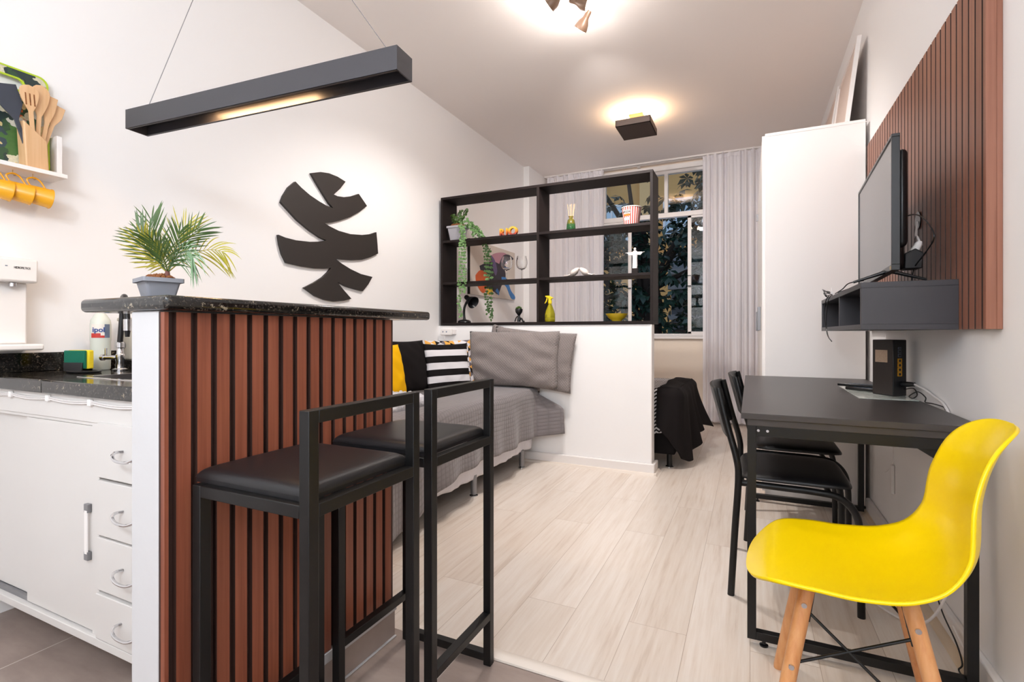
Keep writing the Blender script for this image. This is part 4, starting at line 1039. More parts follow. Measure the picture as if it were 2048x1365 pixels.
# ------------------------------------------------------------------ abstract painting on the left wall beyond the partition
pt = thing('abstract_painting', 'unframed abstract canvas with dark blue, red and yellow shapes on the wall behind the shelf', 'painting', (-2.41, 4.65, 1.37))
MB().box(-2.4195, -2.392, 4.14, 5.14, 1.372, 1.90, 0).box(-2.4195, -2.393, 4.136, 4.141, 1.372, 1.90, 1).build('canvas', [m_canvas, m_blackwood], pt)
def blob(pts, mat, lay, n=6):
    q = smooth_path([(0, y, z) for y, z in pts + [pts[0]]], n)[:-1]
    return ([(p.y, p.z) for p in q], lay)
b = MB()
for pts, mi, lay in (
    ([(4.50, 1.74), (4.62, 1.82), (4.86, 1.865), (4.98, 1.83), (4.92, 1.74), (4.70, 1.66)], 0, 1),
    ([(4.32, 1.66), (4.50, 1.72), (4.66, 1.74), (4.86, 1.70), (4.90, 1.60), (4.80, 1.50), (4.72, 1.41), (4.62, 1.43), (4.50, 1.44), (4.40, 1.52)], 2, 2),
    ([(4.74, 1.72), (4.84, 1.83), (4.98, 1.86), (5.10, 1.83), (4.98, 1.79), (4.90, 1.76), (4.82, 1.70)], 2, 3),
    ([(4.56, 1.80), (4.64, 1.76), (4.70, 1.66), (4.66, 1.60), (4.60, 1.68)], 5, 3),
    ([(4.24, 1.56), (4.34, 1.62), (4.48, 1.60), (4.52, 1.54), (4.46, 1.48), (4.44, 1.42), (4.38, 1.40), (4.30, 1.44), (4.25, 1.50)], 3, 4),
    ([(4.46, 1.44), (4.56, 1.46), (4.60, 1.42), (4.54, 1.39), (4.48, 1.40)], 4, 5),
    ([(4.80, 1.60), (4.92, 1.60), (4.98, 1.54), (5.04, 1.47), (5.135, 1.42), (5.137, 1.385), (5.06, 1.38), (5.00, 1.42), (4.92, 1.50), (4.82, 1.54)], 1, 3),
    ([(4.70, 1.47), (4.74, 1.44), (4.74, 1.40), (4.70, 1.42), (4.66, 1.44)], 1, 4)):
    q, l = blob(pts, None, lay); b.prism(q, -2.392, -2.392 + .0006 * l, 'YZ', mi)
b.build('paint', [m_pinkp, m_bluep, m_navyp, m_redp, m_yelp, m_purp], pt)
# wall socket
so = thing('power_socket', 'white double power socket block on the partition below the shelf unit', 'socket', (-2.31, 3.62, 1.0))
MB().box(-2.372, -2.262, 3.60, 3.6395, .985, 1.036).build('body', m_white, so, bevel=.004)
MB().box(-2.262, -2.235, 3.615, 3.6395, .99, 1.03).build('side_adapter', m_rubberwhite, so, bevel=.003)
b = MB()
for x in (-2.345, -2.31): b.tube([(x, 3.5995, 1.012), (x, 3.599, 1.012)], .006, 10)
b.build('socket_hole', m_labelgrey, so)
MB().tube(smooth_path([(-2.33, 3.615, .985), (-2.335, 3.60, .95), (-2.355, 3.62, .90), (-2.37, 3.62, .82)], 5), .0022, 6).build('cord', m_rubberwhite, so)

# ------------------------------------------------------------------ day bed along the left wall
bd = thing('day_bed', 'single bed with grey quilted coverlet and white base skirt along the left wall', 'bed', (-1.95, 2.6, 0))
MB().box(-2.41, -1.56, 1.70, 3.575, .165, .34).build('base', m_sheet, bd, bevel=.01)
MB().box(-2.41, -1.545, 1.70, 3.575, .34, .562).build('mattress', m_sheet, bd, bevel=.03, seg=4)
MB().box(-2.40, -1.58, 1.71, 3.56, .125, .165).build('slat_frame', m_blackwood, bd)
for x, y in ((-1.535, 1.86), (-1.535, 2.70), (-1.535, 3.42), (-2.36, 1.86), (-2.36, 2.70), (-2.36, 3.42)):
    MB().tube([(x, y, .014), (x, y, .13)], .019, 14).build('leg', m_greymetal, bd)
    b = MB().lathe([(.026, 0), (.026, .006), (.012, .010), (.010, .016)], (x, y, 0), 18); b.build('leg_foot', m_chrome, bd)
def skirt(u, v):
    y = 1.69 + u * 1.885; f = sin(u * 52) * .5 + sin(u * 117 + 1) * .3 + sin(u * 31 + 2 + v * 3) * .4
    return (-1.518 + .012 * f * (1 - v) - .012 * (1 - v) * (1 - v), y, .112 + .008 * sin(u * 9) + (.30 - .112) * v)
MB().grid(skirt, 200, 10).build('skirt', m_sheet, bd, angle=180, solid=.002)
def cover(u, v):   # u along the bed (near -> far), v across (wall -> outer edge -> down)
    y = 1.688 + u * 1.905
    hem = .218 - .006 * sin(u * 20) - .15 * sstep(.40, .08, u) + .0 * u
    W = .925; r = .045; ztop = .574 + .004 * sin(u * 17) * sin(v * 9)
    flat = W - r; arc = r * pi / 2; drop = ztop - r - hem; tot = flat + arc + drop; s = v * tot
    if s < flat: x, z = -2.405 + s, ztop
    elif s < flat + arc:
        a = (s - flat) / r; x, z = -2.405 + flat + r * sin(a), ztop - r + r * cos(a)
    else:
        d = s - flat - arc; q = d / drop
        x = -2.405 + flat + r + q * (.014 * sin(u * 44) + .008 * sin(u * 19 + 1) + .012); z = ztop - r - d
        fl = sstep(.955, 1.0, u) * min(1, q * 2.5); x += fl * .20; z += fl * .035
    return (x, y, z)
MB().grid(cover, 150, 70, uvf=lambda u, v: (u * 1.905, v * 1.26)).build('coverlet', m_quilt, bd, angle=180, solid=.010)
def endc(u, v):
    x = -2.40 + u * .90; z = .572 - v * .50 * (1 - .0 * u)
    return (x, 1.688 - .012 * min(1, v * 8) - .012 * v * sin(u * 26), z)
MB().grid(endc, 60, 30, uvf=lambda u, v: (u * .9, v * .5)).build('coverlet_end', m_quilt, bd, angle=180, solid=-.008)

def pillow(name, label, cat, loc, rot, w_, h_, d_, mat, group, n=28, pin=.05, wr=.006, seed=0, uvs=1, pattern=None, flange=0):
    t = thing(name, label, cat, loc, rot, group, local=True); rr = random.Random(seed); ph = [rr.random() * 6 for _ in range(8)]
    def surf(side):
        def fn(u, v):
            a = 2 * u - 1; c = 2 * v - 1
            x = w_ / 2 * a * (1 - pin * (1 - c * c) * (abs(a) ** 2)); z = h_ / 2 * c * (1 - pin * (1 - a * a) * abs(c) ** 2)
            ea = max(0, 1 - abs(a) ** 2.6); ec = max(0, 1 - abs(c) ** 2.6); th = d_ / 2 * (ea * ec) ** .5
            th += wr * (sin(9 * a + ph[0] + 4 * c) * sin(7 * c + ph[1]) + .6 * sin(17 * a * c + ph[2])) * min(1, 3 * ea * ec)
            return (x, side * th, z + h_ / 2)
        return fn
    if pattern: pattern(t, surf)
    else:
        b = MB(); b.grid(surf(-1), n, n, uvf=lambda u, v: (u * w_, v * h_)); b.grid(surf(1), n, n, uvf=lambda u, v: (u * w_, v * h_))
        b.build('cover', mat, t, angle=180, merge=True)
    return t
G = 'grey quilted pillows against the partition'
p_ = pillow('pillow', 'large grey quilted pillow in front, leaning upright against the partition', 'pillow', (-1.662, 3.485, .59), (radians(-8), 0, radians(2)), .76, .43, .13, m_quiltp, G, seed=1, wr=.007, pin=.035)
pillow('pillow', 'grey quilted pillow behind the front one, its right edge sticking out', 'pillow', (-1.54, 3.56, .58), (radians(-5), radians(5), 0), .68, .45, .07, m_quiltp, G, seed=2)
pillow('pillow', 'grey quilted pillow at the back whose tilted corner shows above the others', 'pillow', (-1.72, 3.598, .60), (radians(-2), radians(13), 0), .52, .43, .05, m_quiltp, G, seed=3)
G = 'scatter cushions along the left wall on the day bed'
RW = lambda tilt, yaw=0, roll=0: (radians(-tilt), radians(roll), radians(90 + yaw))
def plain(mat): return mat
pillow('cushion', 'plain yellow cushion at the left, partly hidden by the bar', 'cushion', (-1.95, 2.375, .592), RW(12, 0), .42, .345, .13, m_ybright, G, seed=5, wr=.004)
pillow('cushion', 'plain black cushion between the yellow and the striped one', 'cushion', (-2.12, 2.872, .588), RW(12, -6), .38, .37, .12, m_blackcloth, G, seed=6, wr=.004)
def stripes(t, surf):
    N = 28
    def mf(i, j): return 1 if (j // 3.99) % 2 >= 1 else 0
    b = MB()
    for s in (-1, 1): b.grid(surf(s), N, N, mf=lambda i, j: [0, 1, 0, 1, 0, 1, 0][min(6, j // 4)])
    b.build('cover', [m_blackcloth, m_whitecloth], t, angle=180, merge=True)
pillow('cushion', 'black and white striped cushion in front of the triangle-patterned one', 'cushion', (-1.99, 3.157, .59), RW(11, -23), .39, .34, .08, None, G, seed=7, wr=.003, pattern=stripes)
def triangles(t, surf):
    b = MB(); K = 10; Rn = 9; rr = random.Random(3); sub = 3
    def addtri(f, A, B_, C, mi):
        idx = {}
        for i in range(sub + 1):
            for j in range(sub + 1 - i):
                a, c = i / sub, j / sub; u = A[0] + (B_[0] - A[0]) * a + (C[0] - A[0]) * c; v = A[1] + (B_[1] - A[1]) * a + (C[1] - A[1]) * c
                b.v.append(tuple(f(min(1, max(0, u)), min(1, max(0, v))))); idx[i, j] = len(b.v) - 1
        for i in range(sub):
            for j in range(sub - i):
                b.f.append((idx[i, j], idx[i + 1, j], idx[i, j + 1])); b.m.append(mi)
                if i + j < sub - 1: b.f.append((idx[i + 1, j], idx[i + 1, j + 1], idx[i, j + 1])); b.m.append(mi)
    for s in (-1, 1):
        f = surf(s)
        for c in range(K):
            x0, x1 = c / K, (c + 1) / K; h = 1 / Rn
            for r in range(-1, Rn + 1):
                o0 = 0 if c % 2 == 0 else .5; o1 = .5 - o0
                y = (r + o0) * h; yn = y + h; ym = (y + yn) / 2
                addtri(f, (x0, y), (x0, yn), (x1, ym), rr.choice([0, 1, 2, 2, 3]))
                addtri(f, (x1, ym), (x0, yn), (x1, ym + h), rr.choice([0, 1, 2, 2, 3]))
    b.build('cover', [m_blackcloth, m_greycloth, m_whitecloth, m_tancloth], t, angle=180, merge=False, recalc=False)
pillow('cushion', 'cushion patterned with grey, tan, black and white triangles next to the grey pillow', 'cushion', (-2.03, 3.25, .60), RW(10, -23), .42, .355, .07, None, G, seed=8, wr=.003, pattern=triangles)
tw = thing('folded_blanket', 'crumpled white and grey fluffy blanket under the yellow cushion', 'blanket', (-1.80, 2.27, .583))
rr = random.Random(9)
def blk(side):
    def fn(u, v):
        a = 2 * u - 1; c = 2 * v - 1; e = max(0, 1 - abs(a) ** 4) ** .5 * max(0, 1 - abs(c) ** 4) ** .5
        z = .584 + (.075 * e + .010 * sin(a * 13 + c * 7) * e + .006 * sin(c * 31 + a * 9) * e if side > 0 else 0)
        return (-1.80 + a * .13 + .01 * sin(c * 9), 2.27 + c * .19, z)
    return fn
b = MB().grid(blk(1), 30, 30).grid(blk(-1), 30, 30); b.build('cloth', mk('marled_white_cloth', '#e8e6e8', .9, nz=(26, '#a9a7ad'), bp=(80, .7, .01)), tw, angle=180, merge=True)
# ------------------------------------------------------------------ second bed behind the partition
b2 = thing('single_bed', 'dark-based single bed under the window with a black throw and chevron runner', 'bed', (-1.4, 4.3, 0))
MB().box(-2.34, -.50, 3.87, 4.76, .10, .34).build('base', m_blackcloth, b2, bevel=.012)
MB().box(-2.34, -.495, 3.865, 4.765, .34, .585).build('mattress', m_sheet, b2, bevel=.035, seg=4)
for x, y in ((-.545, 3.915), (-.545, 4.71), (-2.28, 3.92), (-2.28, 4.71)):
    MB().tube([(x, y, .012), (x, y, .11)], .020, 14).build('leg', m_black, b2)
    MB().lathe([(.030, 0), (.030, .006), (.022, .012)], (x, y, 0), 20).build('leg_foot', m_chrome, b2)
def sheetbit(u, v):
    x = -.66 + u * .13; return (x, 3.858 - .010 * sin(u * 9) * v, .42 - v * (.13 * (1 - u) + .05) - .05 * u)
MB().grid(sheetbit, 12, 8).build('sheet', m_sheet, b2, angle=180, solid=.003)
# throw: perimeter skirt over front face, corner, end face
th_ = thing('black_throw', 'black cotton throw draped over the foot of the bed behind the partition', 'throw', (-.45, 4.3, .1))
def per(s):   # s in [0,1]: front face (x -0.70 -> corner), then the end face
    Lf = .12; Le = .86; r = .05; tot = Lf + r * 1.57 + Le; d = s * tot; xe = -.452; yf = 3.845
    if d < Lf: return (xe - r - Lf + d, yf, 0, -1)
    d -= Lf
    if d < r * 1.57: a = d / r; return (xe - r + r * sin(a), yf + r - r * cos(a), sin(a), -cos(a))
    d -= r * 1.57; return (xe, yf + r + d, 1, 0)
def hemz(s):
    K = [(0, .34), (.08, .24), (.16, .08), (.22, .05), (.32, .06), (.46, .14), (.62, .19), (.78, .235), (.9, .20), (1, .24)]
    for (a, za), (c, zc) in zip(K, K[1:]):
        if s <= c: t = (s - a) / (c - a); return za + (zc - za) * t
    return .24
def thr(u, v):
    x, y, nx, ny = per(u); hz = hemz(u); z = .598 - v * (.598 - hz)
    fl = .02 + v * (.035 + .030 * sin(u * 30) + .02 * sin(u * 13 + 2)) + v * v * .07 * sstep(.3, .9, u)
    k = 1 - (1 - min(1, v * 7)) ** 2; fl = fl * k - .02 * (1 - k)
    return (x + nx * fl, y + ny * fl, z)
b = MB().grid(thr, 130, 36)
def thtop(u, v):
    ax_, ay_ = -.612 + .01 * sin(v * 7), 3.862 + v * .875; bx_, by_ = -.470, 3.862 + v * .86
    e = max(0, 1 - u) ; ed = (sstep(.80, 1, u) ** 2 + sstep(.06, 0, v) ** 2) * .004
    return (ax_ + (bx_ - ax_) * u, ay_ + (by_ - ay_) * u, .602 - ed + .003 * sin(v * 13 + u * 5))
b.grid(thtop, 24, 60)
b.build('cloth', m_blackcloth, th_, angle=180, solid=.006, merge=True)
rn = thing('chevron_runner', 'black and white zigzag patterned bed runner beside the black throw', 'bed runner', (-.72, 4.2, .3))
def runner(u, v):
    if v < .62: q = v / .62; return (-1.05 + u * .46 + .12 * (1 - q) , 4.75 - q * .885, .589 + .002 * sin(u * 9) * sin(q * 14))
    q = (v - .62) / .38; return (-1.05 + u * .46 - .02 * q * 0, 3.865 - .018 * min(1, q * 8) - .006 * sin(u * 7) * q, .592 - q * (.33 + .06 * (1 - u)))
MB().grid(runner, 20, 60, uvf=lambda u, v: (u * .46, v * 1.4)).build('cloth', m_chev, rn, angle=180, solid=.003)
pillow('pillow', 'pale grey round bolster lying on the zigzag runner just behind the partition edge', 'pillow', (-.88, 4.18, .60), (0, 0, radians(70)), .34, .12, .17, mk('pale_grey_cloth', '#b9b2b2', .85, spec=.2), None, seed=12, pin=.0)

# ------------------------------------------------------------------ wardrobe and things on it
wr_ = thing('wardrobe', 'tall plain white wardrobe behind the dining table', 'wardrobe', (.33, 4.3, 0))
MB().box(.082, .584, 3.385, 5.25, .035, 2.198).build('carcass', m_white, wr_, bevel=.002)
MB().box(.10, .57, 3.40, 5.23, 0, .036).build('plinth', m_white, wr_)
b = MB(); b.box(.084, .588, 3.3835, 3.3855, 2.180, 2.184); b.build('top_seam', m_trimw, wr_)
for i in range(4):
    y = 3.40 + i * .46
    d = MB().box(.066, .082, y, y + .456, .05, 2.19).build('door', m_white, wr_, bevel=.001)
    MB().box(.046, .066, y + (.40 if i % 2 == 0 else .03), y + (.415 if i % 2 == 0 else .045), 1.02, 1.18).build('door_handle', m_greymetal, d, bevel=.002)
hb = MB().box(.045, .060, 4.50, 4.515, 1.90, 1.955).build('hook', m_greymetal, wr_)
def panel(name, label, xb, xt, y0, y1, zt, th):
    t = thing(name, label, 'frame', ((xb + xt) / 2, (y0 + y1) / 2, 2.199)); b = MB()
    dx = xt - xb; zb = 2.1995
    def P(y, z, o): return (xb + dx * (z - zb) / (zt - zb) + o, y, z)
    def slab(mb, ya, yb, za, zc, o0, o1, mi=0):
        vs = [P(y, z, o) for z in (za, zc) for y in (ya, yb) for o in (o0, o1)]
        mb.add(vs, [(0, 2, 3, 1), (4, 5, 7, 6), (0, 1, 5, 4), (2, 6, 7, 3), (0, 4, 6, 2), (1, 3, 7, 5)], mi)
    slab(b, y0, y0 + .03, zb, zt, -th, 0); slab(b, y1 - .03, y1, zb, zt, -th, 0); slab(b, y0 + .03, y1 - .03, zt - .03, zt, -th, 0); slab(b, y0 + .03, y1 - .03, zb, zb + .03, -th, 0)
    b.build('frame', m_trimw, t, bevel=.001)
    b = MB(); slab(b, y0 + .03, y1 - .03, zb + .03, zt - .03, -th * .6, -th * .4); b.build('panel', m_framepanel, t)
panel('leaning_frame', 'tall white framed panel leaning on top of the wardrobe, the nearer of two', .515, .575, 3.44, 4.10, 2.70, .022)
panel('leaning_frame', 'white framed panel leaning on top of the wardrobe, the farther one', .50, .575, 4.14, 4.85, 2.72, .022)
o = MB().box(.16, .40, 4.6, 5.1, 2.199, 2.30).build('storage_box', m_white, bevel=.004); tag(o, 'low white box lying at the back on top of the wardrobe', 'box')

# ------------------------------------------------------------------ slat panel, shelf, television
tp_ = thing('tv_slat_panel', 'large red-brown slatted wood panel mounted on the right wall behind the television', 'wall panel', (.59, 2.5, 1.01))
b = MB().box(.592, XR - .0005, 1.765, 3.34, 1.012, 2.03, 1)
y = 1.776
while y < 3.33:
    w2 = min(.0385, 3.34 - y); b.prism([(.5925, y - .001), (.582, y), (.582, y + w2), (.5925, y + w2 + .001)], 1.012, 2.03, 'XY', 0); b.m[-6:] = [0, 0, 1, 0, 1, 0]; y += .0485
b.build('slats', [m_slat_tv, m_slatdark], tp_)
MB().box(.570, .592, 1.758, 1.7665, 1.011, 2.031).box(.592, .6045, 1.758, 1.7665, 1.011, 2.031).build('edge_board', m_slat_tv, tp_, bevel=.001)
MB().lathe([(.001, 0), (.030, 0), (.032, -.001), (.034, .003), (.034, .004), (.001, .004)], (.5818, 2.40, 1.43), 28, rotM(0, -90, 0)).build('cable_hole', m_blackplastic, tp_)
ts = thing('tv_shelf', 'black floating wall shelf with open compartments under the television', 'shelf', (.45, 2.5, 1.012))
X0, X1, Y0, Y1, z0, z1 = .33, .5815, 1.99, 3.0, 1.0115, 1.167; t_ = .018
m_shelf = m_charcoal
MB().box(X0, X1, Y0, Y1, z1 - t_, z1).build('top_board', m_shelf, ts, bevel=.0008)
MB().box(X0, X1, Y0, Y1, z0, z0 + t_).build('bottom_board', m_shelf, ts, bevel=.0008)
for y in (Y0, Y1 - t_): MB().box(X0 + .0005, X1, y, y + t_, z0 + t_, z1 - t_).build('side_panel', m_shelf, ts, bevel=.0008)
MB().box(X0 + .004, X1, 2.46, 2.475, z0 + t_, z1 - t_).build('divider', m_shelf, ts, bevel=.0008)
MB().box(X1 - .006, X1, Y0 + t_, Y1 - t_, z0 + t_, z1 - t_).build('back_board', m_shelf, ts)
# television
tv = thing('television', 'flat black television on the floating shelf, screen turned toward the room', 'television', (.43, 2.33, z1))
A0 = Vector((.405, 1.955, 0)); A1 = Vector((.440, 2.715, 0)); ta = (A1 - A0).normalized(); tn = Vector((ta.y, -ta.x, 0))  # tn points toward +x (back)
TM = Matrix((tn, ta, Vector((0, 0, 1)))).transposed(); LT = (A1 - A0).length
def tb(mb, n0, n1, a0, a1, z0_, z1_, mi=0):
    c = A0 + tn * (n0 + n1) / 2 + ta * (a0 + a1) / 2 + Vector((0, 0, (z0_ + z1_) / 2)); mb.obox(c, (n1 - n0, a1 - a0, z1_ - z0_), TM, mi); return mb
zb, zt = 1.200, 1.632
b = MB(); tb(b, 0, .022, 0, LT, zt - .010, zt); tb(b, 0, .022, 0, LT, zb, zb + .018); tb(b, 0, .022, 0, .010, zb + .018, zt - .01); tb(b, 0, .022, LT - .010, LT, zb + .018, zt - .01)
b.build('bezel', m_blackplastic, tv, bevel=.001)
tb(MB(), .003, .006, .009, LT - .009, zb + .017, zt - .009).build('screen', m_screen, tv)
b = MB(); tb(b, .006, .022, .008, LT - .008, zb + .016, zt - .008)
b.build('back_cover', m_blackplastic, tv, bevel=.002)
b = MB(); tb(b, .022, .052, .05, LT - .05, zb + .08, zt - .035); tb(b, .022, .052, .10, LT - .10, zb + .02, zb + .20)
b.build('rear_housing', m_blackplastic, tv, bevel=.02, seg=4)
for a in (.12, LT - .12):
    b = MB(); p = A0 + ta * a + Vector((0, 0, zb + .01))
    for s in (-1, 1): b.tube([p + tn * .012, p + tn * (.012 + s * .10) + Vector((0, 0, -.034))], [.007, .004], 10)
    b.build('foot', m_blackplastic, tv)
tb(MB(), -.0006, 0, .01, .028, zb + .004, zb + .014).build('badge', m_brass, tv)
tb(MB(), .023, .0235, .045, .06, zb + .03, zb + .06)
# power adapter + plug on the near rear side of the TV
pa_ = thing('power_adapter', 'black angular adapter with a white plug hanging behind the television', 'adapter', (.50, 2.06, 1.20))
q = Vector((.497, 2.13, 1.217))
b = MB(); b.prism([(q.x - .026, q.z), (q.x + .022, q.z), (q.x + .026, q.z + .052), (q.x + .004, q.z + .068), (q.x - .026, q.z + .052)], q.y - .03, q.y + .03, 'XZ'); b.build('body', m_blackplastic, pa_, bevel=.003)
b = MB(); b.tube([q + Vector((.006, 0, .060)), q + Vector((.020, 0, .086)), q + Vector((.024, .0, .094))], [.013, .011, .006], 12); b.build('plug', m_white, pa_)
MB().tube(smooth_path([q + Vector((.022, 0, .090)), q + Vector((.022, .03, .115)), q + Vector((.040, .12, .130)), (.578, 2.40, 1.425)], 8), .0038, 8).build('white_cord', m_rubberwhite, pa_)
tc = thing('looped_cable', 'thin black cord looping from the television back down behind the adapter', 'cable', (.52, 2.1, 1.2))
MB().tube(smooth_path([(.475, 2.26, 1.405), (.50, 2.16, 1.408), (.50, 2.05, 1.382), (.50, 1.955, 1.335), (.50, 1.91, 1.288), (.50, 1.99, 1.255), (.50, 2.11, 1.222), (.50, 2.14, 1.178)], 8), .0022, 8).build('wire', m_blackplastic, tc)
wc = thing('coiled_cable', 'tangled black cable tied with a white tie on the front end of the floating shelf', 'cable', (.335, 2.75, 1.168))
pts = []
for k in range(3):
    for i in range(14):
        a = 2 * pi * i / 14; pts.append(Vector((.334 - .010 * sin(a) - k * .004, 2.78 + .085 * cos(a) + .01 * k, 1.178 + .010 * k + .008 * sin(a) + (.012 * cos(a) if k == 2 else 0))))
b = MB().tube(smooth_path(pts, 3), .0023, 6)
b.tube(smooth_path([(.340, 2.62, 1.175), (.350, 2.50, 1.185), (.362, 2.42, 1.202), (.40, 2.36, 1.205)], 6), .0023, 6)
b.build('wire', m_blackplastic, wc)
b = MB(); b.tube(smooth_path([(.334, 2.76, 1.175), (.322, 2.76, 1.155), (.318, 2.79, 1.10), (.320, 2.76, 1.04), (.321, 2.70, .99), (.324, 2.60, .965)], 7), .0022, 6)
b.tube(smooth_path([(.334, 2.70, 1.172), (.322, 2.69, 1.150), (.318, 2.71, 1.09), (.320, 2.73, 1.03), (.321, 2.68, .985), (.324, 2.598, .9645)], 7), .0022, 6); b.build('hanging_loop', m_blackplastic, wc)
b = MB().obox((.333, 2.655, 1.181), (.012, .018, .010)); b.tube([(.333, 2.66, 1.184), (.333, 2.68, 1.206)], .001, 6); b.build('tie', m_white, wc)

# ------------------------------------------------------------------ table
tb_ = thing('dining_table', 'black rectangular dining table on square tube frames against the right wall', 'table', (.3, 2.57, 0))
m_top = mk('black_table_laminate', '#3e3938', .38, nz=(5, '#393433'), bp=(320, .08, .001), spec=.5)
MB().box(-.026, .580, 1.775, 3.37, .7265, .745).build('tabletop', m_top, tb_, bevel=.001)
MB().box(-.008, .575, 1.785, 3.36, .7045, .7262).build('folding_leaf', m_top, tb_, bevel=.001)
s = .026
for y in (1.80, 3.335):
    for x in (.005, .553): MB().box(x - s / 2, x + s / 2, y - s / 2, y + s / 2, .020, .7045).build('leg', m_black, tb_, bevel=.001)
    MB().box(.005 + s / 2, .553 - s / 2, y - s / 2, y + s / 2, .020, .046).build('stretcher', m_black, tb_, bevel=.001)
    MB().box(.005 + s / 2, .553 - s / 2, y - s / 2, y + s / 2, .672, .7045).build('apron', m_black, tb_, bevel=.001)
    for x in (.04, .52): MB().lathe([(.012, 0), (.013, .005), (.006, .008), (.005, .021)], (x, y, 0), 16).build('foot_glide', m_blackplastic, tb_)
MB().box(.002, .010, 1.82, 3.32, .68, .704).build('apron', m_black, tb_, bevel=.001)
MB().prism([(.43, .672), (.54, .672), (.54, .60)], 1.795, 1.805, 'XZ').build('gusset', m_black, tb_)
b = MB()
for x in (.024, .050): b.tube([(x, 1.787, .690), (x, 1.785, .690)], .0042, 12)
b.build('screw', m_chrome, tb_)
# placemat, remotes, router
o = MB().box(.385, .574, 2.36, 2.85, .7455, .7475).build('placemat', None or (lambda t: (t.col(t.ramp(t.noise(t.coords('Position', (6, 14, 1)), 3, 6, .7), [(.3, '#5d6a62'), (.45, '#c7cfc6'), (.6, '#e8e6de'), (.75, '#8e9a90')])), t.set(.1))[1])(NT('marbled_glass'))); tag(o, 'marbled green-white glass placemat under the router', 'placemat')
ro = thing('router', 'tall black internet router standing on the marbled placemat', 'router', (.53, 2.53, .7478))
q = Vector((.530, 2.535, .7478)); RM = rotM(0, 0, -38)
# plan quad from visible edges: left (0.463,2.56) near (0.520,2.47) right (0.572,2.53)
PQ = [(.462, 2.545), (.516, 2.462), (.569, 2.508), (.517, 2.592)]
MB().prism(PQ, .748, .974, 'XY').build('housing', m_blackplastic, ro, bevel=.003)
e0 = Vector((PQ[0][0], PQ[0][1], 0)); e1 = Vector((PQ[1][0], PQ[1][1], 0)); e2 = Vector((PQ[2][0], PQ[2][1], 0))
def face_box(a, b_, u0, u1, z0_, z1_, t, mat, name, mi=0):
    d = (b_ - a); L = d.length; d.normalize(); n = Vector((d.y, -d.x, 0)); M = Matrix((d, n, Vector((0, 0, 1)))).transposed()
    c = a + d * L * (u0 + u1) / 2 + n * (t / 2 + .0002) + Vector((0, 0, (z0_ + z1_) / 2)); return MB().obox(c, (L * (u1 - u0), t, z1_ - z0_), M, mi), M, d, n
m_grille = mk('router_brown_black', '#2c2421', .45)
b, M, d, n = face_box(e0, e1, .03, .97, .752, .972, .001, None, ''); b.build('side_cover', m_grille, ro)
b, M, d, n = face_box(e0, e1, .16, .74, .882, .932, .0020, None, '')
for k in range(6): bb = None
b.build('info_label', mk('router_label', '#d9bfa5', .6, nz=(200, '#a98a72')), ro)
b = MB()
for k in range(12): bb, M_, d_, n_ = face_box(e0, e1, .06, .94, .940 + k * .0024, .9408 + k * .0024, .0018, None, ''); b.add(bb.v, bb.f)
b.build('vent_grille', m_blackplastic, ro)
for k in range(4):
    b, M, d, n = face_box(e1, e2, .30, .62, .828 + k * .018, .8445 + k * .018, .0015, None, ''); po = b.build('network_port', mk('port_yellow', '#d99a18', .5) if k == 0 else bpy.data.materials['port_yellow'], ro)
    b, M, d, n = face_box(e1, e2, .38, .54, .831 + k * .018, .841 + k * .018, .0022, None, ''); b.build('port_socket', m_blackplastic, po)
for k, (za, zb_) in enumerate(((.905, .917), (.921, .932), (.936, .944))):
    b, M, d, n = face_box(e1, e2, .34, .56, za, zb_, .0012, None, ''); b.build('port', m_labelgrey, ro)
    b, M, d, n = face_box(e1, e2, .36, .54, za + .0015, zb_ - .0015, .0018, None, ''); b.build('port', m_blackplastic, ro)
pc_ = e1.lerp(e2, .7) + Vector((0, 0, .795)); dd = Vector((.5, -.3, .04)).normalized()
cb1 = thing('router_cable', 'white cable with a thick black plug running from the router over the table edge', 'cable', (.58, 2.4, .75))
pe = pc_ + Vector((.030, -.036, .004))
MB().tube([pc_ + Vector((-.002, .0, 0)), pc_ + Vector((.012, -.014, .002)), pe], [.011, .011, .008], 14).build('plug', m_blackplastic, cb1)
MB().tube(smooth_path([pe, (.590, 2.37, .790), (.5965, 2.26, .770), (.5975, 2.17, .752), (.5965, 2.12, .70), (.592, 2.08, .50), (.575, 2.02, .25), (.52, 2.06, .06), (.44, 2.2, .008), (.36, 2.45, .006), (.30, 2.52, .006)], 8), .0042, 8).build('wire', m_rubberwhite, cb1)
cb2 = thing('thin_cable', 'thin black cable curling beside the router on the table', 'cable', (.57, 2.4, .75))
MB().tube(smooth_path([(.560, 2.50, .775), (.575, 2.44, .785), (.577, 2.40, .765), (.560, 2.385, .752), (.555, 2.41, .758), (.572, 2.37, .779), (.580, 2.31, .765), (.574, 2.29, .750), (.585, 2.25, .7505), (.595, 2.18, .749), (.5975, 2.165, .74)], 8), .0021, 6).build('wire', m_blackplastic, cb2)
for nm, lb, c, a, z_, sz in (('remote_control', 'black remote control lying on top of another beside the router', (.440, 2.69), 62, .762, (.045, .16, .012)), ('remote_control', 'black remote control underneath, flat on the glass placemat', (.455, 2.66), 48, .7478, (.05, .14, .014))):
    t = thing(nm, lb, 'remote control', (c[0], c[1], z_), (0, 0, radians(a)), 'remote controls by the router', local=True)
    MB().box(-sz[0] / 2, sz[0] / 2, -sz[1] / 2, sz[1] / 2, .0002, sz[2]).build('body', m_blackplastic, t, bevel=.003)
    b = MB()
    for i in range(3):
        for j in range(6): b.box(-.014 + i * .011, -.008 + i * .011, -.05 + j * .016, -.043 + j * .016, sz[2], sz[2] + .001)
    b.build('buttons', m_labelgrey, t)

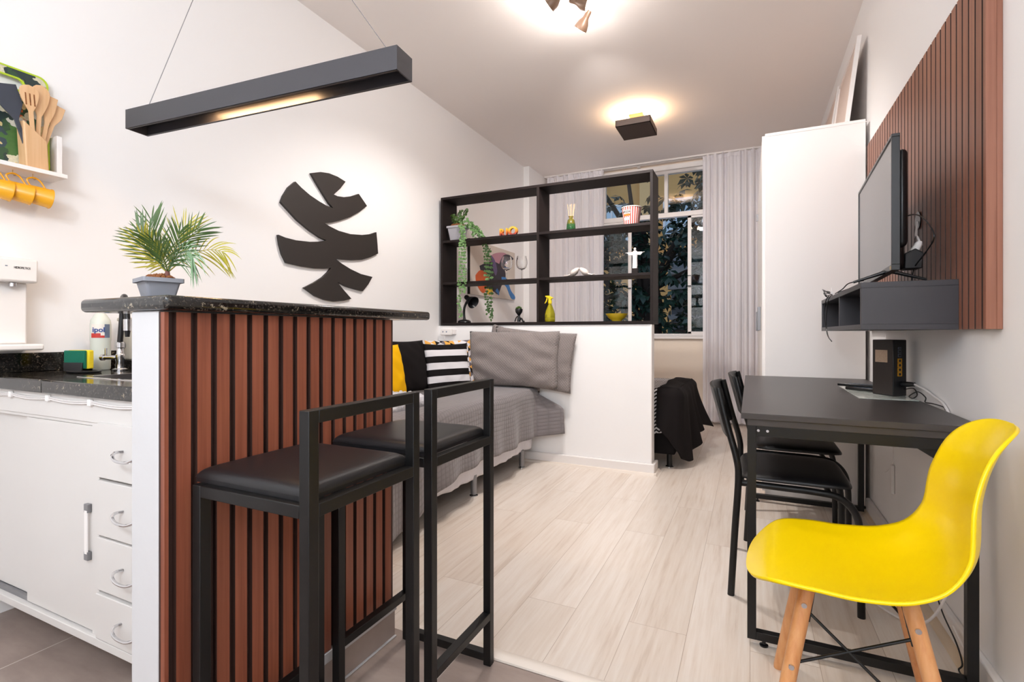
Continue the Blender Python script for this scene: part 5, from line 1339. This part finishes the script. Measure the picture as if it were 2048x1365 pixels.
# ------------------------------------------------------------------ black dining chairs
def dining_chair():
    t = thing('dining_chair', '', 'chair', (0, 2.10, 0), group='black tube dining chairs tucked under the table', local=True); r = .0125
    W = .46
    for y in (0, W):   # rear leg + back post in one bent tube, plus seat rail / front leg
        s_ = 1 if y == 0 else -1
        pts = smooth_path([(-.066, y - s_ * 0, 0), (-.052, y, .25), (-.040, y, .44), (-.046, y, .52), (-.078, y + s_ * .02, .64), (-.113, y + s_ * .035, .785)], 6)
        MB().tube(pts, r, 14).build('leg', m_black, t)
        pts = smooth_path([(-.03, y + s_ * .02, .428), (.10, y + s_ * .02, .426), (.22, y + s_ * .02, .424), (.29, y + s_ * .022, .412), (.335, y + s_ * .024, .365), (.350, y + s_ * .025, .29), (.352, y + s_ * .025, .15), (.354, y + s_ * .025, 0)], 6)
        MB().tube(pts, r, 14).build('leg', m_black, t)
    MB().tube([(-.03, .02, .425), (-.03, W - .02, .425)], .010, 10).build('seat_rail', m_black, t)
    MB().tube([(.26, .02, .418), (.26, W - .02, .418)], .010, 10).build('seat_rail', m_black, t)
    def seat(side):
        def fn(u, v):
            a = 2 * u - 1; c = 2 * v - 1; wd_ = .225 - .03 * (1 - u) * 0
            rr_ = max(abs(a), abs(c)); ca_ = a; cc_ = c
            x = .148 + .188 * a * (1 - .06 * abs(c) ** 6); y = W / 2 + wd_ * c * (1 - .10 * abs(a) ** 6)
            e = (max(0, 1 - abs(a) ** 6) * max(0, 1 - abs(c) ** 6)) ** .5
            return (x, y, .446 + (side * (.024 if side > 0 else .007)) * e)
        return fn
    b = MB().grid(seat(1), 30, 30).grid(seat(-1), 30, 30); b.build('seat', m_vinyl, t, angle=180, merge=True)
    def back(u, v):
        a = 2 * u - 1; z = .60 + .188 * v; lx = -.066 - .048 * v - .004
        return (lx - .026 * (1 - a * a) - .006, W / 2 + a * (W / 2 - .020), z + .004 * (1 - a * a))
    MB().grid(back, 24, 10).build('backrest', m_black, t, angle=180, solid=.012, soff=0, bevel=.002)
    return t
ch = dining_chair(); ch['label'] = 'black dining chair tucked under the table, the one nearer to the camera'
copy_tree(ch, (.050, 2.68, 0), label='black dining chair tucked under the table, the farther one near the wardrobe')

# ------------------------------------------------------------------ yellow shell chair
yc = thing('shell_chair', 'yellow plastic shell chair with beech legs and black wire bracing in the right foreground', 'chair', (.231, 1.483, 0), (0, 0, radians(-4)), local=True)
PRF = [(-.2368, .4018), (-.1764, .4364), (-.0972, .4354), (-.0066, .4244), (.0867, .4291), (.1636, .4644), (.2104, .5386), (.2208, .6522), (.246, .738), (.2865, .8031)]
PR = smooth_path([(a, 0, c) for a, c in PRF], 16)
SK = [0, .2, .4, .55, .7, .85, 1.0]
SW = [.1896, .2333, .2356, .2207, .2050, .1560, .1461]; SCU = [-.0101, .0083, .0305, .0411, .0424, .0320, .0340]
def interp(s, K, V_):
    for i in range(len(K) - 1):
        if s <= K[i + 1]: t = (s - K[i]) / (K[i + 1] - K[i]); return V_[i] + (V_[i + 1] - V_[i]) * t
    return V_[-1]
def shell(u, v):
    s = .5 - .5 * cos(pi * v); k = s * (len(PR) - 1); i = min(int(k), len(PR) - 2); p = PR[i].lerp(PR[i + 1], k - i)
    tg = (PR[min(i + 6, len(PR) - 1)] - PR[max(i - 5, 0)]).normalized()
    w0_ = sum(interp(min(1, max(0, s + d)), SK, SW) for d in (-.06, -.03, 0, .03, .06)) / 5; wf = 1
    if s < .165: wf = max(0, 1 - ((.165 - s) / .165) ** 2.4) ** .5
    if s > .826: wf = max(0, 1 - ((s - .826) / .174) ** 2.4) ** .5
    cu = sum(interp(min(1, max(0, s + d)), SK, SCU) for d in (-.06, -.03, 0, .03, .06)) / 5
    a = (2 * u - 1); y = a * w0_ * wf; curl = cu * abs(a * wf) ** 2.4
    q = p + Vector((-tg.z, 0, tg.x)) * curl
    return (q.x, y, q.z)
MB().grid(shell, 48, 160).build('seat_shell', m_yellow, yc, angle=180, solid=.007, soff=0)
LG = {}
for nm, (tx, ty, fx, fy) in {'nl': (-.098, -.092, -.178, -.208), 'fl': (-.098, .092, -.170, .208), 'nr': (.095, -.092, .185, -.205), 'fr': (.095, .092, .185, .205)}.items():
    T = Vector((tx, ty, .405)); B = Vector((fx, fy, 0)); LG[nm] = (T, B)
    d = (B - T).normalized()
    lg = MB().tube([T, T + d * .02, T + d * .25, B + (T - B) * .02, B], [.0165, .0175, .0165, .0135, .012], 18).build('leg', m_beech, yc, angle=50)
    sdn = Vector((0, -1 if ty < 0 else 1, 0))
    for k in (.05, .19):
        c = T + d * k; MB().tube([c + sdn * .014, c + sdn * .0195], [.007, .006], 12).build('leg_screw', m_chrome, lg)
b = MB()
for y in (-.092, .092): b.box(-.10, .10, y - .006 - .0, y + .006, .402, .414)
b.box(-.005, .005, -.09, .09, .402, .413)
for nm, (T, B) in LG.items():
    d = (B - T).normalized(); b.tube([T - d * .004 + Vector((.012 if T.x < 0 else -.012, 0, 0)), T + d * .09 + Vector((.014 if T.x < 0 else -.014, 0, 0))], .0055, 8); b.obox(T + Vector((0, 0, .004)), (.03, .012, .03))
b.build('leg_bracket', m_black, yc)
def at(nm, k): T, B = LG[nm]; return T + (B - T).normalized() * k
def ends(b, L):
    for nm, k in L:
        p = at(nm, k); sg = 1 if nm[0] == 'n' else -1; b.tube([p + Vector((0, sg * .012, 0)), p + Vector((0, sg * .022, 0))], .008, 10)
b = MB(); b.tube([at('nl', .06), at('nr', .28)], .0036, 8); b.tube([at('nl', .19), at('nr', .07)], .0036, 8)
ends(b, (('nl', .06), ('nl', .19), ('nr', .28), ('nr', .07))); b.build('wire_brace', m_black, yc)
b = MB(); b.tube([at('fl', .10), Vector((0, .092, .408))], .0036, 8); b.tube([Vector((0, .092, .408)), at('fr', .16)], .0036, 8)
ends(b, (('fl', .10), ('fr', .16))); b.build('wire_brace', m_black, yc)
# thin black cable behind the chair by the wall
cb3 = thing('floor_cable', 'thin black cable hanging down the right wall behind the yellow chair', 'cable', (.575, 2.0, 0))
MB().tube(smooth_path([(.565, 2.12, .70), (.568, 2.06, .40), (.570, 2.02, .25), (.560, 2.12, .16), (.562, 2.07, .10), (.566, 1.96, .06), (.563, 1.90, .03), (.555, 1.90, .008), (.560, 1.84, .010), (.572, 1.79, .030), (.578, 1.76, .012), (.575, 1.72, .006)], 8), .0024, 6).build('wire', m_blackplastic, cb3)
ps = thing('power_strip', 'white power strip lying on the floor at the wall beside the table leg', 'power strip', (.56, 1.62, 0))
MB().box(.535, .575, 1.52, 1.74, .0005, .028).build('body', m_white, ps, bevel=.004)
MB().tube(smooth_path([(.556, 1.74, .015), (.560, 1.80, .04), (.568, 1.86, .06), (.570, 2.0, .09)], 6), .003, 6).build('cord', m_rubberwhite, ps)
ck = thing('cord_hook', 'small white cable clip and wire hanging on the right wall under the table', 'cable clip', (.6, 2.86, .30))
MB().box(.590, .6045, 2.855, 2.875, .255, .39).build('clip', m_white, ck, bevel=.004)
MB().tube(smooth_path([(.602, 2.86, .67), (.600, 2.865, .50), (.596, 2.86, .40), (.590, 2.93, .345), (.590, 2.97, .33)], 6), .0018, 6).build('wire', m_rubberwhite, ck)
